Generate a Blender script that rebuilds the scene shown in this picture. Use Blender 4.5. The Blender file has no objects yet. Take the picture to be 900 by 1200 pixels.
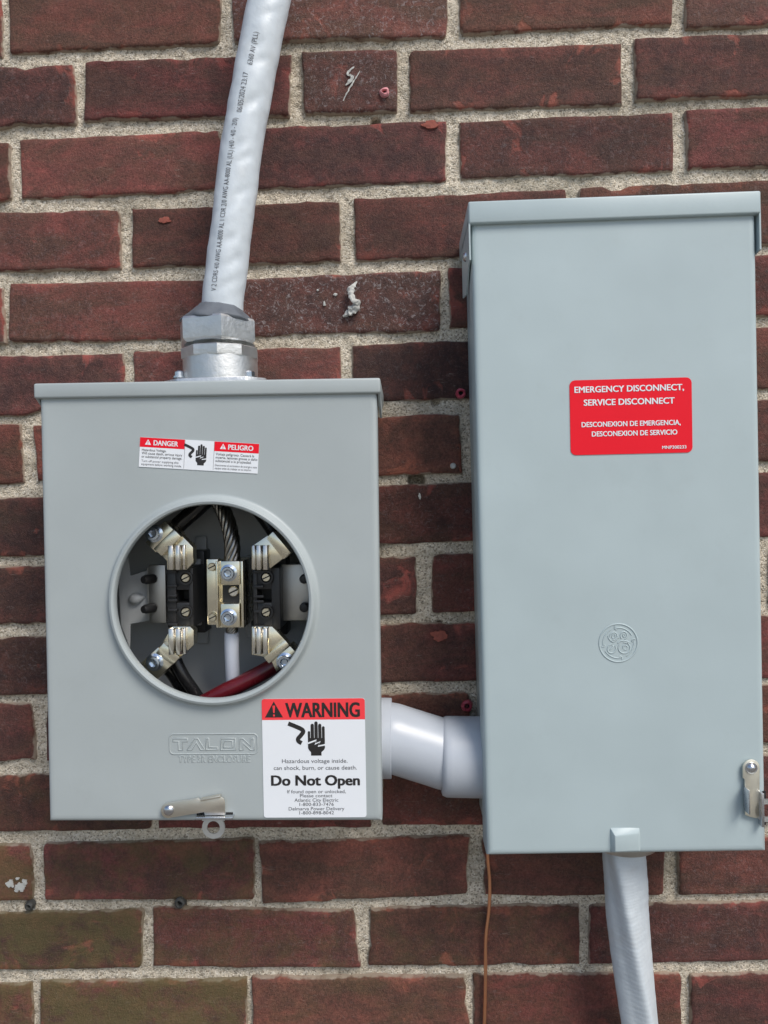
import bpy, bmesh, math, random
import numpy as np
from mathutils import Matrix, Vector, noise

# ------------------------------------------------------------------ camera, sky, sun, exposure
scene = bpy.context.scene
C = scene.collection
rad = math.radians
ZB = 1.95                      # height of the wall datum above the ground
FOC = 900.0                    # focal length in photo pixels (900 x 1200)
CAMX, CAMZ, CAMY = 0.37163439, -0.43234072 + ZB, -0.73629241

def rot3(a, b, c):
    ca, sa, cb, sb, cc, sc = math.cos(a), math.sin(a), math.cos(b), math.sin(b), math.cos(c), math.sin(c)
    return np.array([[cc, -sc, 0], [sc, cc, 0], [0, 0, 1]]) @ np.array([[1, 0, 0], [0, ca, -sa], [0, sa, ca]]) @ np.array([[cb, 0, sb], [0, 1, 0], [-sb, 0, cb]])
RC = rot3(0.02177891, 0.02649437, -0.02739628)
def axis(row): return Vector((row[0], row[2], -row[1]))
right, down, fwd = axis(RC[0]), axis(RC[1]), axis(RC[2])
cam_d = bpy.data.cameras.new("camera"); cam = bpy.data.objects.new("camera", cam_d); C.objects.link(cam)
m = Matrix.Identity(4)
for i in range(3):
    m[i][0], m[i][1], m[i][2] = right[i], -down[i], -fwd[i]
m[0][3], m[1][3], m[2][3] = CAMX, CAMY, CAMZ
cam.matrix_world = m
cam_d.sensor_fit = 'VERTICAL'; cam_d.sensor_height = 36.0; cam_d.sensor_width = 27.0
cam_d.lens = 36.0 * FOC / 1200.0
cam_d.clip_start = 0.02; cam_d.clip_end = 500.0
scene.camera = cam

SUN_ELEV, SUN_AZ = rad(48), rad(38)      # azimuth measured from straight out of the wall towards +x
world = bpy.data.worlds.new("World"); scene.world = world; world.use_nodes = True
wn = world.node_tree.nodes; bg = wn['Background']
sky = wn.new('ShaderNodeTexSky'); sky.sky_type = 'NISHITA'; sky.sun_disc = False
sky.sun_elevation = SUN_ELEV; sky.sun_rotation = math.pi - SUN_AZ
sky.air_density = 1.0; sky.dust_density = 1.6; sky.ozone_density = 1.0
world.node_tree.links.new(sky.outputs[0], bg.inputs[0]); bg.inputs[1].default_value = 0.08
sun_d = bpy.data.lights.new("sun", 'SUN'); sun = bpy.data.objects.new("sun", sun_d); C.objects.link(sun)
sun_d.energy = 1.5; sun_d.angle = rad(26); sun_d.color = (1.0, 0.95, 0.88)
sdir = Vector((math.sin(SUN_AZ) * math.cos(SUN_ELEV), -math.cos(SUN_AZ) * math.cos(SUN_ELEV), math.sin(SUN_ELEV)))
sun.rotation_euler = sdir.to_track_quat('Z', 'Y').to_euler()
sun.location = (0, -3, 6)
vs = scene.view_settings
vs.view_transform = 'Standard'; vs.look = 'None'; vs.exposure = 0.82; vs.gamma = 1.0; vs.use_curve_mapping = False
scene.render.resolution_x = 768; scene.render.resolution_y = 1024

# ------------------------------------------------------------------ measuring: a point of the photo at a known distance from the wall
def pt(x, y, Y):
    d = right * ((x - 450.0) / FOC) + down * ((y - 600.0) / FOC) + fwd
    t = (Y - CAMY) / d.y
    return Vector((CAMX, CAMY, CAMZ)) + d * t

# ------------------------------------------------------------------ materials
def mat_new(name):
    M = bpy.data.materials.new(name); M.use_nodes = True
    nt = M.node_tree; b = nt.nodes['Principled BSDF']
    return M, nt, b
def node(nt, t, **kw):
    n = nt.nodes.new(t)
    for k, v in kw.items(): setattr(n, k, v)
    return n
def val(sock, v): sock.default_value = v
def noise_tex(nt, vec, scale, detail=4, rough=0.55, dist=0.0):
    n = node(nt, 'ShaderNodeTexNoise'); val(n.inputs['Scale'], scale); val(n.inputs['Detail'], detail)
    val(n.inputs['Roughness'], rough); val(n.inputs['Distortion'], dist); nt.links.new(vec, n.inputs['Vector']); return n
def ramp(nt, fac, stops, interp='LINEAR'):
    r = node(nt, 'ShaderNodeValToRGB'); r.color_ramp.interpolation = interp
    e = r.color_ramp.elements
    while len(e) < len(stops): e.new(0.5)
    for i, (p, c) in enumerate(stops):
        e[i].position = p; e[i].color = (c, c, c, 1) if isinstance(c, (int, float)) else (*c, 1)
    nt.links.new(fac, r.inputs[0]); return r.outputs[0]
def mix(nt, fac, a, b, mode='MIX'):
    n = node(nt, 'ShaderNodeMix', data_type='RGBA', blend_type=mode)
    for s, v in ((n.inputs[0], fac), (n.inputs[6], a), (n.inputs[7], b)):
        if isinstance(v, bpy.types.NodeSocket): nt.links.new(v, s)
        elif isinstance(v, (int, float)): s.default_value = v
        else: s.default_value = (*v, 1)
    return n.outputs[2]
def math_n(nt, op, a, b=0.0, clamp=False):
    n = node(nt, 'ShaderNodeMath', operation=op, use_clamp=clamp)
    for s, v in ((n.inputs[0], a), (n.inputs[1], b)):
        if isinstance(v, bpy.types.NodeSocket): nt.links.new(v, s)
        else: s.default_value = v
    return n.outputs[0]
def bump(nt, b, h, dist, strength=1.0, prev=None):
    n = node(nt, 'ShaderNodeBump'); val(n.inputs['Strength'], strength); val(n.inputs['Distance'], dist)
    nt.links.new(h, n.inputs['Height'])
    if prev is not None: nt.links.new(prev, n.inputs['Normal'])
    nt.links.new(n.outputs[0], b.inputs['Normal']); return n.outputs[0]
def coords(nt): return node(nt, 'ShaderNodeNewGeometry').outputs['Position']

def paint(name, col, rough=0.38, var=0.05, peel=0.00004, dirt=0.06):
    M, nt, b = mat_new(name); p = coords(nt)
    n1 = noise_tex(nt, p, 9, 3)
    n2 = noise_tex(nt, p, 260, 3)
    c = mix(nt, ramp(nt, n1.outputs[0], [(0.3, 0.0), (0.7, 1.0)]), tuple(x * (1 - var) for x in col), tuple(x * (1 + var) for x in col))
    n3 = noise_tex(nt, p, 45, 6, 0.7)
    c = mix(nt, math_n(nt, 'MULTIPLY', ramp(nt, n3.outputs[0], [(0.55, 0.0), (0.8, 1.0)]), dirt), c, (0.16, 0.15, 0.13))
    nt.links.new(c, b.inputs['Base Color'])
    r = node(nt, 'ShaderNodeMapRange'); nt.links.new(n3.outputs[0], r.inputs[0]); val(r.inputs[3], rough - 0.06); val(r.inputs[4], rough + 0.08)
    nt.links.new(r.outputs[0], b.inputs['Roughness'])
    pb = bump(nt, b, n2.outputs[0], peel)
    bump(nt, b, noise_tex(nt, p, 7, 2, 0.5).outputs[0], 0.0022, 1.0, pb)
    return M
def plain(name, col, rough=0.5, metal=0.0, var=0.1, scale=120, bd=0.00005, spec=0.5):
    M, nt, b = mat_new(name); p = coords(nt)
    n1 = noise_tex(nt, p, scale, 4, 0.6)
    c = mix(nt, n1.outputs[0], tuple(x * (1 - var) for x in col), tuple(min(1, x * (1 + var)) for x in col))
    nt.links.new(c, b.inputs['Base Color']); val(b.inputs['Metallic'], metal); val(b.inputs['Specular IOR Level'], spec)
    r = node(nt, 'ShaderNodeMapRange'); nt.links.new(n1.outputs[0], r.inputs[0]); val(r.inputs[3], max(0.03, rough - 0.1)); val(r.inputs[4], rough + 0.1)
    nt.links.new(r.outputs[0], b.inputs['Roughness'])
    if bd: bump(nt, b, n1.outputs[0], bd)
    return M
def metal(name, col, rough=0.3, scale=(400, 400, 60), bd=0.00006, stain=None):
    M, nt, b = mat_new(name); p = coords(nt)
    mp = node(nt, 'ShaderNodeMapping'); val(mp.inputs['Scale'], scale); nt.links.new(p, mp.inputs[0])
    n1 = noise_tex(nt, mp.outputs[0], 1.0, 4, 0.6)
    n2 = noise_tex(nt, p, 70, 4, 0.6)
    c = mix(nt, n2.outputs[0], tuple(x * 0.75 for x in col), col)
    if stain: c = mix(nt, ramp(nt, n2.outputs[0], [(0.5, 0.0), (0.72, 0.8)]), c, stain)
    nt.links.new(c, b.inputs['Base Color']); val(b.inputs['Metallic'], 1.0)
    r = node(nt, 'ShaderNodeMapRange'); nt.links.new(n2.outputs[0], r.inputs[0]); val(r.inputs[3], max(0.05, rough - 0.12)); val(r.inputs[4], rough + 0.14)
    nt.links.new(r.outputs[0], b.inputs['Roughness'])
    bump(nt, b, n1.outputs[0], bd)
    return M

def brick_material():
    M, nt, b = mat_new('brick'); p = coords(nt)
    oi = node(nt, 'ShaderNodeObjectInfo')
    def oattr(nm):
        a = node(nt, 'ShaderNodeAttribute', attribute_type='OBJECT', attribute_name=nm); return a.outputs['Fac']
    tone, algae, smear = oattr('tone'), oattr('algae'), oattr('smear')
    off = node(nt, 'ShaderNodeVectorMath', operation='SCALE'); val(off.inputs[0], (3.1, 1.7, 5.3)); nt.links.new(oi.outputs['Random'], off.inputs['Scale'])
    pv = node(nt, 'ShaderNodeVectorMath', operation='ADD'); nt.links.new(p, pv.inputs[0]); nt.links.new(off.outputs[0], pv.inputs[1]); q = pv.outputs[0]
    st = node(nt, 'ShaderNodeMapping'); val(st.inputs['Scale'], (14, 14, 38)); nt.links.new(q, st.inputs[0])
    big = noise_tex(nt, st.outputs[0], 1.0, 5, 0.6, 0.6)
    midn = noise_tex(nt, q, 70, 6, 0.65)
    fine = noise_tex(nt, q, 420, 5, 0.7)
    grit = noise_tex(nt, q, 950, 4, 0.75)
    red, dark, brown = (0.265, 0.065, 0.043), (0.066, 0.031, 0.027), (0.150, 0.064, 0.038)
    base = mix(nt, ramp(nt, big.outputs[0], [(0.38, 0.0), (0.60, 1.0)]), red, brown)
    rimf = node(nt, 'ShaderNodeAttribute', attribute_type='GEOMETRY', attribute_name='rim').outputs['Fac']
    tone = math_n(nt, 'ADD', math_n(nt, 'SUBTRACT', tone, math_n(nt, 'MULTIPLY', rimf, 0.30)), 0.08)
    tf = math_n(nt, 'ADD', tone, math_n(nt, 'MULTIPLY', math_n(nt, 'SUBTRACT', midn.outputs[0], 0.5), 1.9), clamp=True)
    base = mix(nt, tf, base, dark)
    base = mix(nt, math_n(nt, 'MULTIPLY', ramp(nt, fine.outputs[0], [(0.35, 1.0), (0.6, 0.0)]), 0.5), base, (0.022, 0.012, 0.012))
    base = mix(nt, math_n(nt, 'MULTIPLY', ramp(nt, grit.outputs[0], [(0.56, 0.0), (0.75, 1.0)]), 0.45), base, (0.42, 0.20, 0.14))
    # brighter orange-red patches where the skin of the brick has flaked, mostly by the rim
    edge = node(nt, 'ShaderNodeAttribute', attribute_type='GEOMETRY', attribute_name='rim').outputs['Fac']
    chipn = noise_tex(nt, q, 26, 5, 0.6, 0.8)
    ch = math_n(nt, 'ADD', chipn.outputs[0], math_n(nt, 'MULTIPLY', edge, 0.10))
    base = mix(nt, math_n(nt, 'MULTIPLY', ramp(nt, ch, [(0.64, 0.0), (0.72, 1.0)]), 0.8), base, (0.34, 0.075, 0.042))
    hue = node(nt, 'ShaderNodeHueSaturation'); nt.links.new(base, hue.inputs['Color'])
    nt.links.new(math_n(nt, 'ADD', 0.49, math_n(nt, 'MULTIPLY', oi.outputs['Random'], 0.018)), hue.inputs['Hue'])
    nt.links.new(math_n(nt, 'ADD', 0.78, math_n(nt, 'MULTIPLY', math_n(nt, 'FRACT', math_n(nt, 'MULTIPLY', oi.outputs['Random'], 7.3)), 0.5)), hue.inputs['Value'])
    val(hue.inputs['Saturation'], 0.9); base = hue.outputs[0]
    # pale mineral film and scratches
    sc = node(nt, 'ShaderNodeMapping'); val(sc.inputs['Rotation'], (0, 0.7, 0)); val(sc.inputs['Scale'], (90, 90, 420)); nt.links.new(q, sc.inputs[0])
    scn = noise_tex(nt, sc.outputs[0], 1.0, 3, 0.6, 1.5)
    film = math_n(nt, 'MULTIPLY', ramp(nt, scn.outputs[0], [(0.62, 0.0), (0.8, 1.0)]), ramp(nt, chipn.outputs[0], [(0.40, 0.0), (0.60, 0.55)]))
    base = mix(nt, film, base, (0.42, 0.37, 0.33))
    sm = math_n(nt, 'MULTIPLY', smear, ramp(nt, noise_tex(nt, q, 230, 5, 0.75, 1.0).outputs[0], [(0.54, 0.0), (0.66, 0.75)]))
    base = mix(nt, sm, base, (0.55, 0.52, 0.52))
    # thin skin of mortar left along the arris
    lipn = noise_tex(nt, p, 60, 4, 0.6)
    lip = math_n(nt, 'MULTIPLY', ramp(nt, math_n(nt, 'ADD', rimf, math_n(nt, 'MULTIPLY', math_n(nt, 'SUBTRACT', lipn.outputs[0], 0.55), 0.5)), [(0.88, 0.0), (0.96, 1.0)]), 0.75)
    base = mix(nt, lip, base, (0.50, 0.42, 0.33))
    # green algae
    an = noise_tex(nt, p, 24, 7, 0.72, 0.4)
    al = math_n(nt, 'MULTIPLY', algae, ramp(nt, math_n(nt, 'ADD', an.outputs[0], math_n(nt, 'MULTIPLY', algae, 0.22)), [(0.54, 0.0), (0.70, 0.68)]), clamp=True)
    base = mix(nt, al, base, (0.150, 0.135, 0.045))
    nt.links.new(base, b.inputs['Base Color'])
    rr = math_n(nt, 'SUBTRACT', 0.78, math_n(nt, 'MULTIPLY', smear, 0.38))
    nt.links.new(rr, b.inputs['Roughness']); val(b.inputs['Specular IOR Level'], 0.35)
    h = math_n(nt, 'ADD', math_n(nt, 'MULTIPLY', midn.outputs[0], 1.3), math_n(nt, 'ADD', math_n(nt, 'MULTIPLY', fine.outputs[0], 0.55), math_n(nt, 'MULTIPLY', grit.outputs[0], 0.65)))
    h = math_n(nt, 'SUBTRACT', h, math_n(nt, 'MULTIPLY', ramp(nt, ch, [(0.64, 0.0), (0.70, 1.0)]), 0.25))
    bump(nt, b, h, 0.0022, 1.0)
    return M
def mortar_material():
    M, nt, b = mat_new('mortar'); p = coords(nt)
    v = node(nt, 'ShaderNodeTexVoronoi'); val(v.inputs['Scale'], 700); nt.links.new(p, v.inputs['Vector'])
    sep = node(nt, 'ShaderNodeSeparateColor'); nt.links.new(v.outputs['Color'], sep.inputs[0])
    ms = node(nt, 'ShaderNodeMapping'); val(ms.inputs['Scale'], (7, 7, 22)); nt.links.new(p, ms.inputs[0])
    big = noise_tex(nt, ms.outputs[0], 1.0, 6, 0.68); midn = noise_tex(nt, p, 110, 4, 0.65); fine = noise_tex(nt, p, 900, 3, 0.7)
    grain = ramp(nt, sep.outputs[0], [(0.0, (0.04, 0.035, 0.03)), (0.13, (0.11, 0.098, 0.08)), (0.2, (0.46, 0.405, 0.32)), (0.6, (0.66, 0.59, 0.48)), (0.86, (0.82, 0.76, 0.65)), (1.0, (0.90, 0.86, 0.78))])
    c = mix(nt, 0.42, grain, (0.66, 0.565, 0.43))
    c = mix(nt, ramp(nt, big.outputs[0], [(0.48, 0.0), (0.68, 0.58)]), c, (0.17, 0.155, 0.115))
    c = mix(nt, ramp(nt, midn.outputs[0], [(0.5, 0.0), (0.75, 0.5)]), c, (0.17, 0.15, 0.12))
    nt.links.new(c, b.inputs['Base Color']); val(b.inputs['Roughness'], 0.92); val(b.inputs['Specular IOR Level'], 0.2)
    h = math_n(nt, 'ADD', math_n(nt, 'MULTIPLY', v.outputs['Distance'], -0.7), math_n(nt, 'ADD', midn.outputs[0], math_n(nt, 'MULTIPLY', fine.outputs[0], 0.4)))
    bump(nt, b, h, 0.0012, 1.0)
    return M
def far_brick_material():
    M, nt, b = mat_new('brickwork'); p = coords(nt)
    mp = node(nt, 'ShaderNodeMapping'); val(mp.inputs['Rotation'], (rad(-90), 0, 0)); nt.links.new(p, mp.inputs[0])
    t = node(nt, 'ShaderNodeTexBrick'); nt.links.new(mp.outputs[0], t.inputs[0])
    val(t.inputs['Color1'], (0.16, 0.055, 0.045, 1)); val(t.inputs['Color2'], (0.10, 0.042, 0.036, 1)); val(t.inputs['Mortar'], (0.36, 0.32, 0.26, 1))
    val(t.inputs['Scale'], 1.0); val(t.inputs['Brick Width'], 0.2127); val(t.inputs['Row Height'], 0.0684); val(t.inputs['Mortar Size'], 0.005)
    nt.links.new(t.outputs[0], b.inputs['Base Color']); val(b.inputs['Roughness'], 0.85)
    bump(nt, b, t.outputs['Fac'], -0.004)
    return M
def ground_material():
    M, nt, b = mat_new('ground'); p = coords(nt)
    n = noise_tex(nt, p, 3, 8, 0.65); n2 = noise_tex(nt, p, 60, 6, 0.7)
    c = mix(nt, n.outputs[0], (0.26, 0.25, 0.22), (0.38, 0.36, 0.32))
    c = mix(nt, math_n(nt, 'MULTIPLY', n2.outputs[0], 0.4), c, (0.20, 0.19, 0.16))
    nt.links.new(c, b.inputs['Base Color']); val(b.inputs['Roughness'], 0.95); bump(nt, b, n2.outputs[0], 0.02)
    return M
def jacket_material():
    M, nt, b = mat_new('grey_jacket'); p = coords(nt)
    n = noise_tex(nt, p, 60, 5, 0.6); n2 = noise_tex(nt, p, 500, 3, 0.6)
    c = mix(nt, n.outputs[0], (0.54, 0.60, 0.645), (0.68, 0.735, 0.77))
    c = mix(nt, ramp(nt, noise_tex(nt, p, 28, 4, 0.6).outputs[0], [(0.56, 0.0), (0.75, 0.25)]), c, (0.42, 0.40, 0.36))
    nt.links.new(c, b.inputs['Base Color']); val(b.inputs['Roughness'], 0.42); val(b.inputs['Subsurface Weight'], 0.05); val(b.inputs['Subsurface Radius'], (0.002, 0.002, 0.002))
    bump(nt, b, math_n(nt, 'ADD', n.outputs[0], math_n(nt, 'MULTIPLY', n2.outputs[0], 0.08)), 0.0012, 0.6)
    return M

MT = {
    'brick': brick_material(), 'mortar': mortar_material(), 'brickwork': far_brick_material(), 'ground': ground_material(),
    'jacket': jacket_material(),
    'paint_l': paint('grey_enamel', (0.388, 0.430, 0.432), 0.40),
    'paint_r': paint('pale_grey_enamel', (0.428, 0.510, 0.523), 0.36),
    'inner': paint('grey_enamel_inside', (0.44, 0.46, 0.47), 0.40),
    'pvc': plain('grey_pvc', (0.46, 0.495, 0.545), 0.33, var=0.05, scale=40, bd=0.0002),
    'putty': plain('grey_putty', (0.115, 0.130, 0.150), 0.6, var=0.3, scale=70, bd=0.0008),
    'zinc': metal('die_cast_zinc', (0.78, 0.79, 0.78), 0.44, (220, 220, 220), 0.0004),
    'galv': metal('zinc_plated_steel', (0.70, 0.72, 0.76), 0.25, (300, 300, 300)),
    'bluezinc': metal('blue_zinc_bolt', (0.72, 0.80, 0.90), 0.2, (300, 300, 300)),
    'yellow': metal('yellow_plated_steel', (0.88, 0.83, 0.73), 0.38, (200, 200, 200), stain=(0.72, 0.63, 0.50)),
    'cream': metal('pale_plated_steel', (0.93, 0.90, 0.78), 0.5, (200, 200, 200), stain=(0.88, 0.83, 0.68)),
    'tin': metal('tin_plated_aluminium', (0.93, 0.86, 0.68), 0.25, (500, 120, 120), 0.00003),
    'jaw': metal('plated_copper_jaw', (0.93, 0.89, 0.80), 0.26, (700, 700, 60), 0.00005),
    'alu': metal('dull_bracket', (0.60, 0.59, 0.56), 0.42, (150, 150, 150)),
    'strand': metal('aluminium_strand', (0.36, 0.34, 0.31), 0.28, (300, 300, 300)),
    'copper': metal('copper', (0.95, 0.47, 0.27), 0.32, (200, 200, 200), stain=(0.80, 0.34, 0.18)),
    'black': plain('black_moulding', (0.018, 0.018, 0.019), 0.42, var=0.3, scale=200),
    'cable_black': plain('black_insulation', (0.012, 0.012, 0.013), 0.25, var=0.2, scale=90),
    'cable_red': plain('red_insulation', (0.115, 0.008, 0.014), 0.3, var=0.15, scale=90),
    'cable_white': plain('white_insulation', (0.60, 0.64, 0.72), 0.38, var=0.07, scale=90),
    'st_white': plain('sticker_white', (0.80, 0.83, 0.86), 0.5, var=0.02, scale=30, bd=0, spec=0.2),
    'st_red': plain('sticker_red', (0.82, 0.010, 0.025), 0.5, var=0.04, scale=30, bd=0, spec=0.2),
    'st_coral': plain('sticker_coral', (0.90, 0.06, 0.07), 0.5, var=0.05, scale=30, bd=0, spec=0.2),
    'ink': plain('black_ink', (0.022, 0.020, 0.020), 0.4, var=0.2, scale=200, bd=0),
    'ink_grey': plain('grey_ink', (0.10, 0.10, 0.11), 0.45, var=0.2, scale=200, bd=0),
    'pink': plain('pink_plastic', (0.42, 0.06, 0.09), 0.4, var=0.25, scale=300),
    'pink_pale': plain('pale_pink_plastic', (0.70, 0.30, 0.32), 0.45, var=0.2, scale=300),
    'caulk': plain('old_white_caulk', (0.50, 0.50, 0.47), 0.6, var=0.3, scale=200, bd=0.0006),
    'flake': plain('freshly_flaked_brick', (0.30, 0.085, 0.060), 0.85, var=0.45, scale=260, bd=0.001),
    'hole_rim': plain('dark_grey_plug', (0.06, 0.06, 0.055), 0.7, var=0.3, scale=300),
    'dark': plain('dark_hole', (0.01, 0.01, 0.01), 0.8, var=0.1, bd=0),
}

# ------------------------------------------------------------------ mesh helpers
def finish(name, bm, mat, parent=None, smooth=True, angle=32, recalc=True):
    if recalc: bmesh.ops.recalc_face_normals(bm, faces=bm.faces)
    me = bpy.data.meshes.new(name); bm.to_mesh(me); bm.free()
    if smooth and len(me.polygons):
        me.polygons.foreach_set('use_smooth', [True] * len(me.polygons))
        me.set_sharp_from_angle(angle=rad(angle))
    me.materials.append(MT[mat] if isinstance(mat, str) else mat)
    o = bpy.data.objects.new(name, me); C.objects.link(o)
    if parent is not None: o.parent = parent
    return o
def thing(name, label, cat, loc=(0, 0, 0), roty=0.0, group=None):
    o = bpy.data.objects.new(name, None); C.objects.link(o); o.empty_display_size = 0.05
    o.location = loc; o.rotation_euler = (0, roty, 0); o['label'] = label; o['category'] = cat
    if group: o['group'] = group
    return o
def box(bm, x0, x1, y0, y1, z0, z1, bev=0.0, seg=2, M=None):
    mm = Matrix.Translation(((x0 + x1) / 2, (y0 + y1) / 2, (z0 + z1) / 2)) @ Matrix.Diagonal((x1 - x0, y1 - y0, z1 - z0, 1))
    if M is not None: mm = M @ mm
    r = bmesh.ops.create_cube(bm, size=1.0, matrix=mm)
    if bev > 0:
        es = list({e for v in r['verts'] for e in v.link_edges})
        bmesh.ops.bevel(bm, geom=es, offset=bev, segments=seg, profile=0.5, affect='EDGES', clamp_overlap=True)
def prism(bm, pts, y0, y1, bev=0.0, M=None, seg=2):
    """polygon in the xz plane, pushed from y0 to y1"""
    vs_ = [bm.verts.new((x, y0, z)) for x, z in pts]
    f = bm.faces.new(vs_)
    r = bmesh.ops.extrude_face_region(bm, geom=[f])
    nv = [g for g in r['geom'] if isinstance(g, bmesh.types.BMVert)]
    for v in nv: v.co.y = y1
    if bev > 0:
        allv = set(vs_ + nv)
        es = list({e for v in allv for e in v.link_edges if e.other_vert(v) in allv})
        bmesh.ops.bevel(bm, geom=es, offset=bev, segments=seg, profile=0.5, affect='EDGES', clamp_overlap=True)
        if M is not None: raise ValueError
    elif M is not None:
        for v in vs_ + nv: v.co = M @ v.co
def lathe(bm, prof, n=48, M=None, close=False):
    """prof: (r, h); turns about the local z axis"""
    M = M or Matrix.Identity(4)
    rings = []
    for r, h in prof:
        if r < 1e-7: rings.append([bm.verts.new(M @ Vector((0, 0, h)))])
        else: rings.append([bm.verts.new(M @ Vector((r * math.cos(2 * math.pi * k / n), r * math.sin(2 * math.pi * k / n), h))) for k in range(n)])
    if close: rings.append(rings[0])
    for a, b in zip(rings, rings[1:]):
        for k in range(n):
            k2 = (k + 1) % n
            if len(a) == 1 and len(b) == 1: continue
            if len(a) == 1: bm.faces.new((a[0], b[k], b[k2]))
            elif len(b) == 1: bm.faces.new((a[k], b[0], a[k2]))
            else: bm.faces.new((a[k], b[k], b[k2], a[k2]))
def spline(pts, n):
    """Catmull-Rom through pts, n samples"""
    P = [Vector(p) for p in pts]; P = [2 * P[0] - P[1]] + P + [2 * P[-1] - P[-2]]
    out = []; m_ = len(P) - 3
    for i in range(n):
        u = i / (n - 1) * m_; k = min(int(u), m_ - 1); t = u - k
        a, b, c, d = P[k:k + 4]
        out.append(0.5 * ((2 * b) + (c - a) * t + (2 * a - 5 * b + 4 * c - d) * t * t + (3 * b - a - 3 * c + d) * t ** 3))
    return out
def frames(path):
    fr = []; up = Vector((0, -1, 0))
    for i, p in enumerate(path):
        t = (path[min(i + 1, len(path) - 1)] - path[max(i - 1, 0)]).normalized()
        nrm = (up - t * up.dot(t)).normalized(); fr.append((p, t, nrm, t.cross(nrm)))
    return fr            # nrm points out of the wall (towards the viewer)
def tube(bm, path, rfun, n=24, cap=True):
    """rfun(i, angle) -> radius (or a pair of offsets along nrm and side)"""
    rings = []
    for i, (p, t, nrm, sd) in enumerate(frames(path)):
        ring = []
        for k in range(n):
            a = 2 * math.pi * k / n; r = rfun(i, a) if callable(rfun) else rfun
            ring.append(bm.verts.new(p + (nrm * math.cos(a) + sd * math.sin(a)) * r))
        rings.append(ring)
    for a, b in zip(rings, rings[1:]):
        for k in range(n):
            k2 = (k + 1) % n; bm.faces.new((a[k], a[k2], b[k2], b[k]))
    if cap: bm.faces.new(rings[0]); bm.faces.new(rings[-1])
def look(c, direction):
    """matrix at c whose z axis looks along direction"""
    return Matrix.Translation(c) @ Vector(direction).to_track_quat('Z', 'Y').to_matrix().to_4x4()
def bead(bm, pts, r, closed=True, n=6):
    P = [Vector(p) for p in pts]; N = len(P); rings = []
    for i in range(N):
        a = P[(i - 1) % N] if closed or i > 0 else P[i]; b = P[(i + 1) % N] if closed or i < N - 1 else P[i]
        d1 = (P[i] - a); d2 = (b - P[i]); d1 = d1.normalized() if d1.length > 0 else d2.normalized(); d2 = d2.normalized() if d2.length > 0 else d1
        t = (d1 + d2).normalized(); s = t.cross(Vector((0, 1, 0))).normalized(); k = 1.0 / max(0.5, math.sqrt(max(0.05, (1 + d1.dot(d2)) / 2)))
        rings.append([bm.verts.new(P[i] + s * (r * k * math.cos(2 * math.pi * j / n)) + Vector((0, -1, 0)) * (r * 0.7 * math.sin(2 * math.pi * j / n))) for j in range(n)])
    for i in range(N if closed else N - 1):
        a, b = rings[i], rings[(i + 1) % N]
        for j in range(n): bm.faces.new((a[j], a[(j + 1) % n], b[(j + 1) % n], b[j]))
def rrect(w, h, r, n=5, cx=0, cz=0):
    out = []
    for qx, qz, a0 in ((1, 1, 0), (-1, 1, 90), (-1, -1, 180), (1, -1, 270)):
        for k in range(n + 1):
            a = rad(a0 + 90 * k / n); out.append((cx + qx * (w / 2 - r) + r * math.cos(a), cz + qz * (h / 2 - r) + r * math.sin(a)))
    return out

_cap = {}
def text_mesh(body, bold=0.0):
    cu = bpy.data.curves.new('t', 'FONT'); cu.body = body; cu.size = 1.0; cu.offset = bold; cu.resolution_u = 3; cu.fill_mode = 'FRONT'
    o = bpy.data.objects.new('t', cu); me = bpy.data.meshes.new_from_object(o)
    bpy.data.objects.remove(o); bpy.data.curves.remove(cu)
    n = len(me.vertices); a = np.empty(n * 3); me.vertices.foreach_get('co', a); a = a.reshape(-1, 3)
    faces = [list(p.vertices) for p in me.polygons]; bpy.data.meshes.remove(me)
    return a, faces
def cap_h():
    if 'h' not in _cap: a, _ = text_mesh('H'); _cap['h'] = a[:, 1].max() - a[:, 1].min()
    return _cap['h']
def text_obj(name, body, mat, parent, M, cx, cz, width, caph, bold=0.0, lift=0.0):
    """flat lettering on a sticker plane M (x right, z up, -y out); cx, cz is the centre of the capitals"""
    a, faces = text_mesh(body, 0.0)
    sx = width / (a[:, 0].max() - a[:, 0].min()); sz = caph / cap_h(); x0 = (a[:, 0].max() + a[:, 0].min()) / 2
    me = bpy.data.meshes.new(name)
    vv, ff = [], []
    shifts = [(0, 0)] if bold <= 0.01 else [(-bold, -bold * .5), (bold, -bold * .5), (bold, bold * .5), (-bold, bold * .5), (0, 0)]
    for k, (ox, oz) in enumerate(shifts):            # heavier strokes: shifted layers, each a hair above the last
        b0 = len(vv); vv += [M @ Vector(((x + ox - x0) * sx + cx, -lift - k * 0.00003, (y + oz - cap_h() / 2) * sz + cz)) for x, y, _ in a]
        ff += [[i + b0 for i in f] for f in faces]
    me.from_pydata(vv, [], ff); me.materials.append(MT[mat])
    o = bpy.data.objects.new(name, me); C.objects.link(o); o.parent = parent
    return o
def flat_obj(name, polys, mat, parent, M, lift):
    me = bpy.data.meshes.new(name); vv = []; ff = []
    for p in polys:
        b = len(vv); vv += [M @ Vector((x, -lift, z)) for x, z in p]; ff.append(list(range(b, b + len(p))))
    me.from_pydata(vv, [], ff); me.materials.append(MT[mat])
    o = bpy.data.objects.new(name, me); C.objects.link(o); o.parent = parent
    return o
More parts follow.
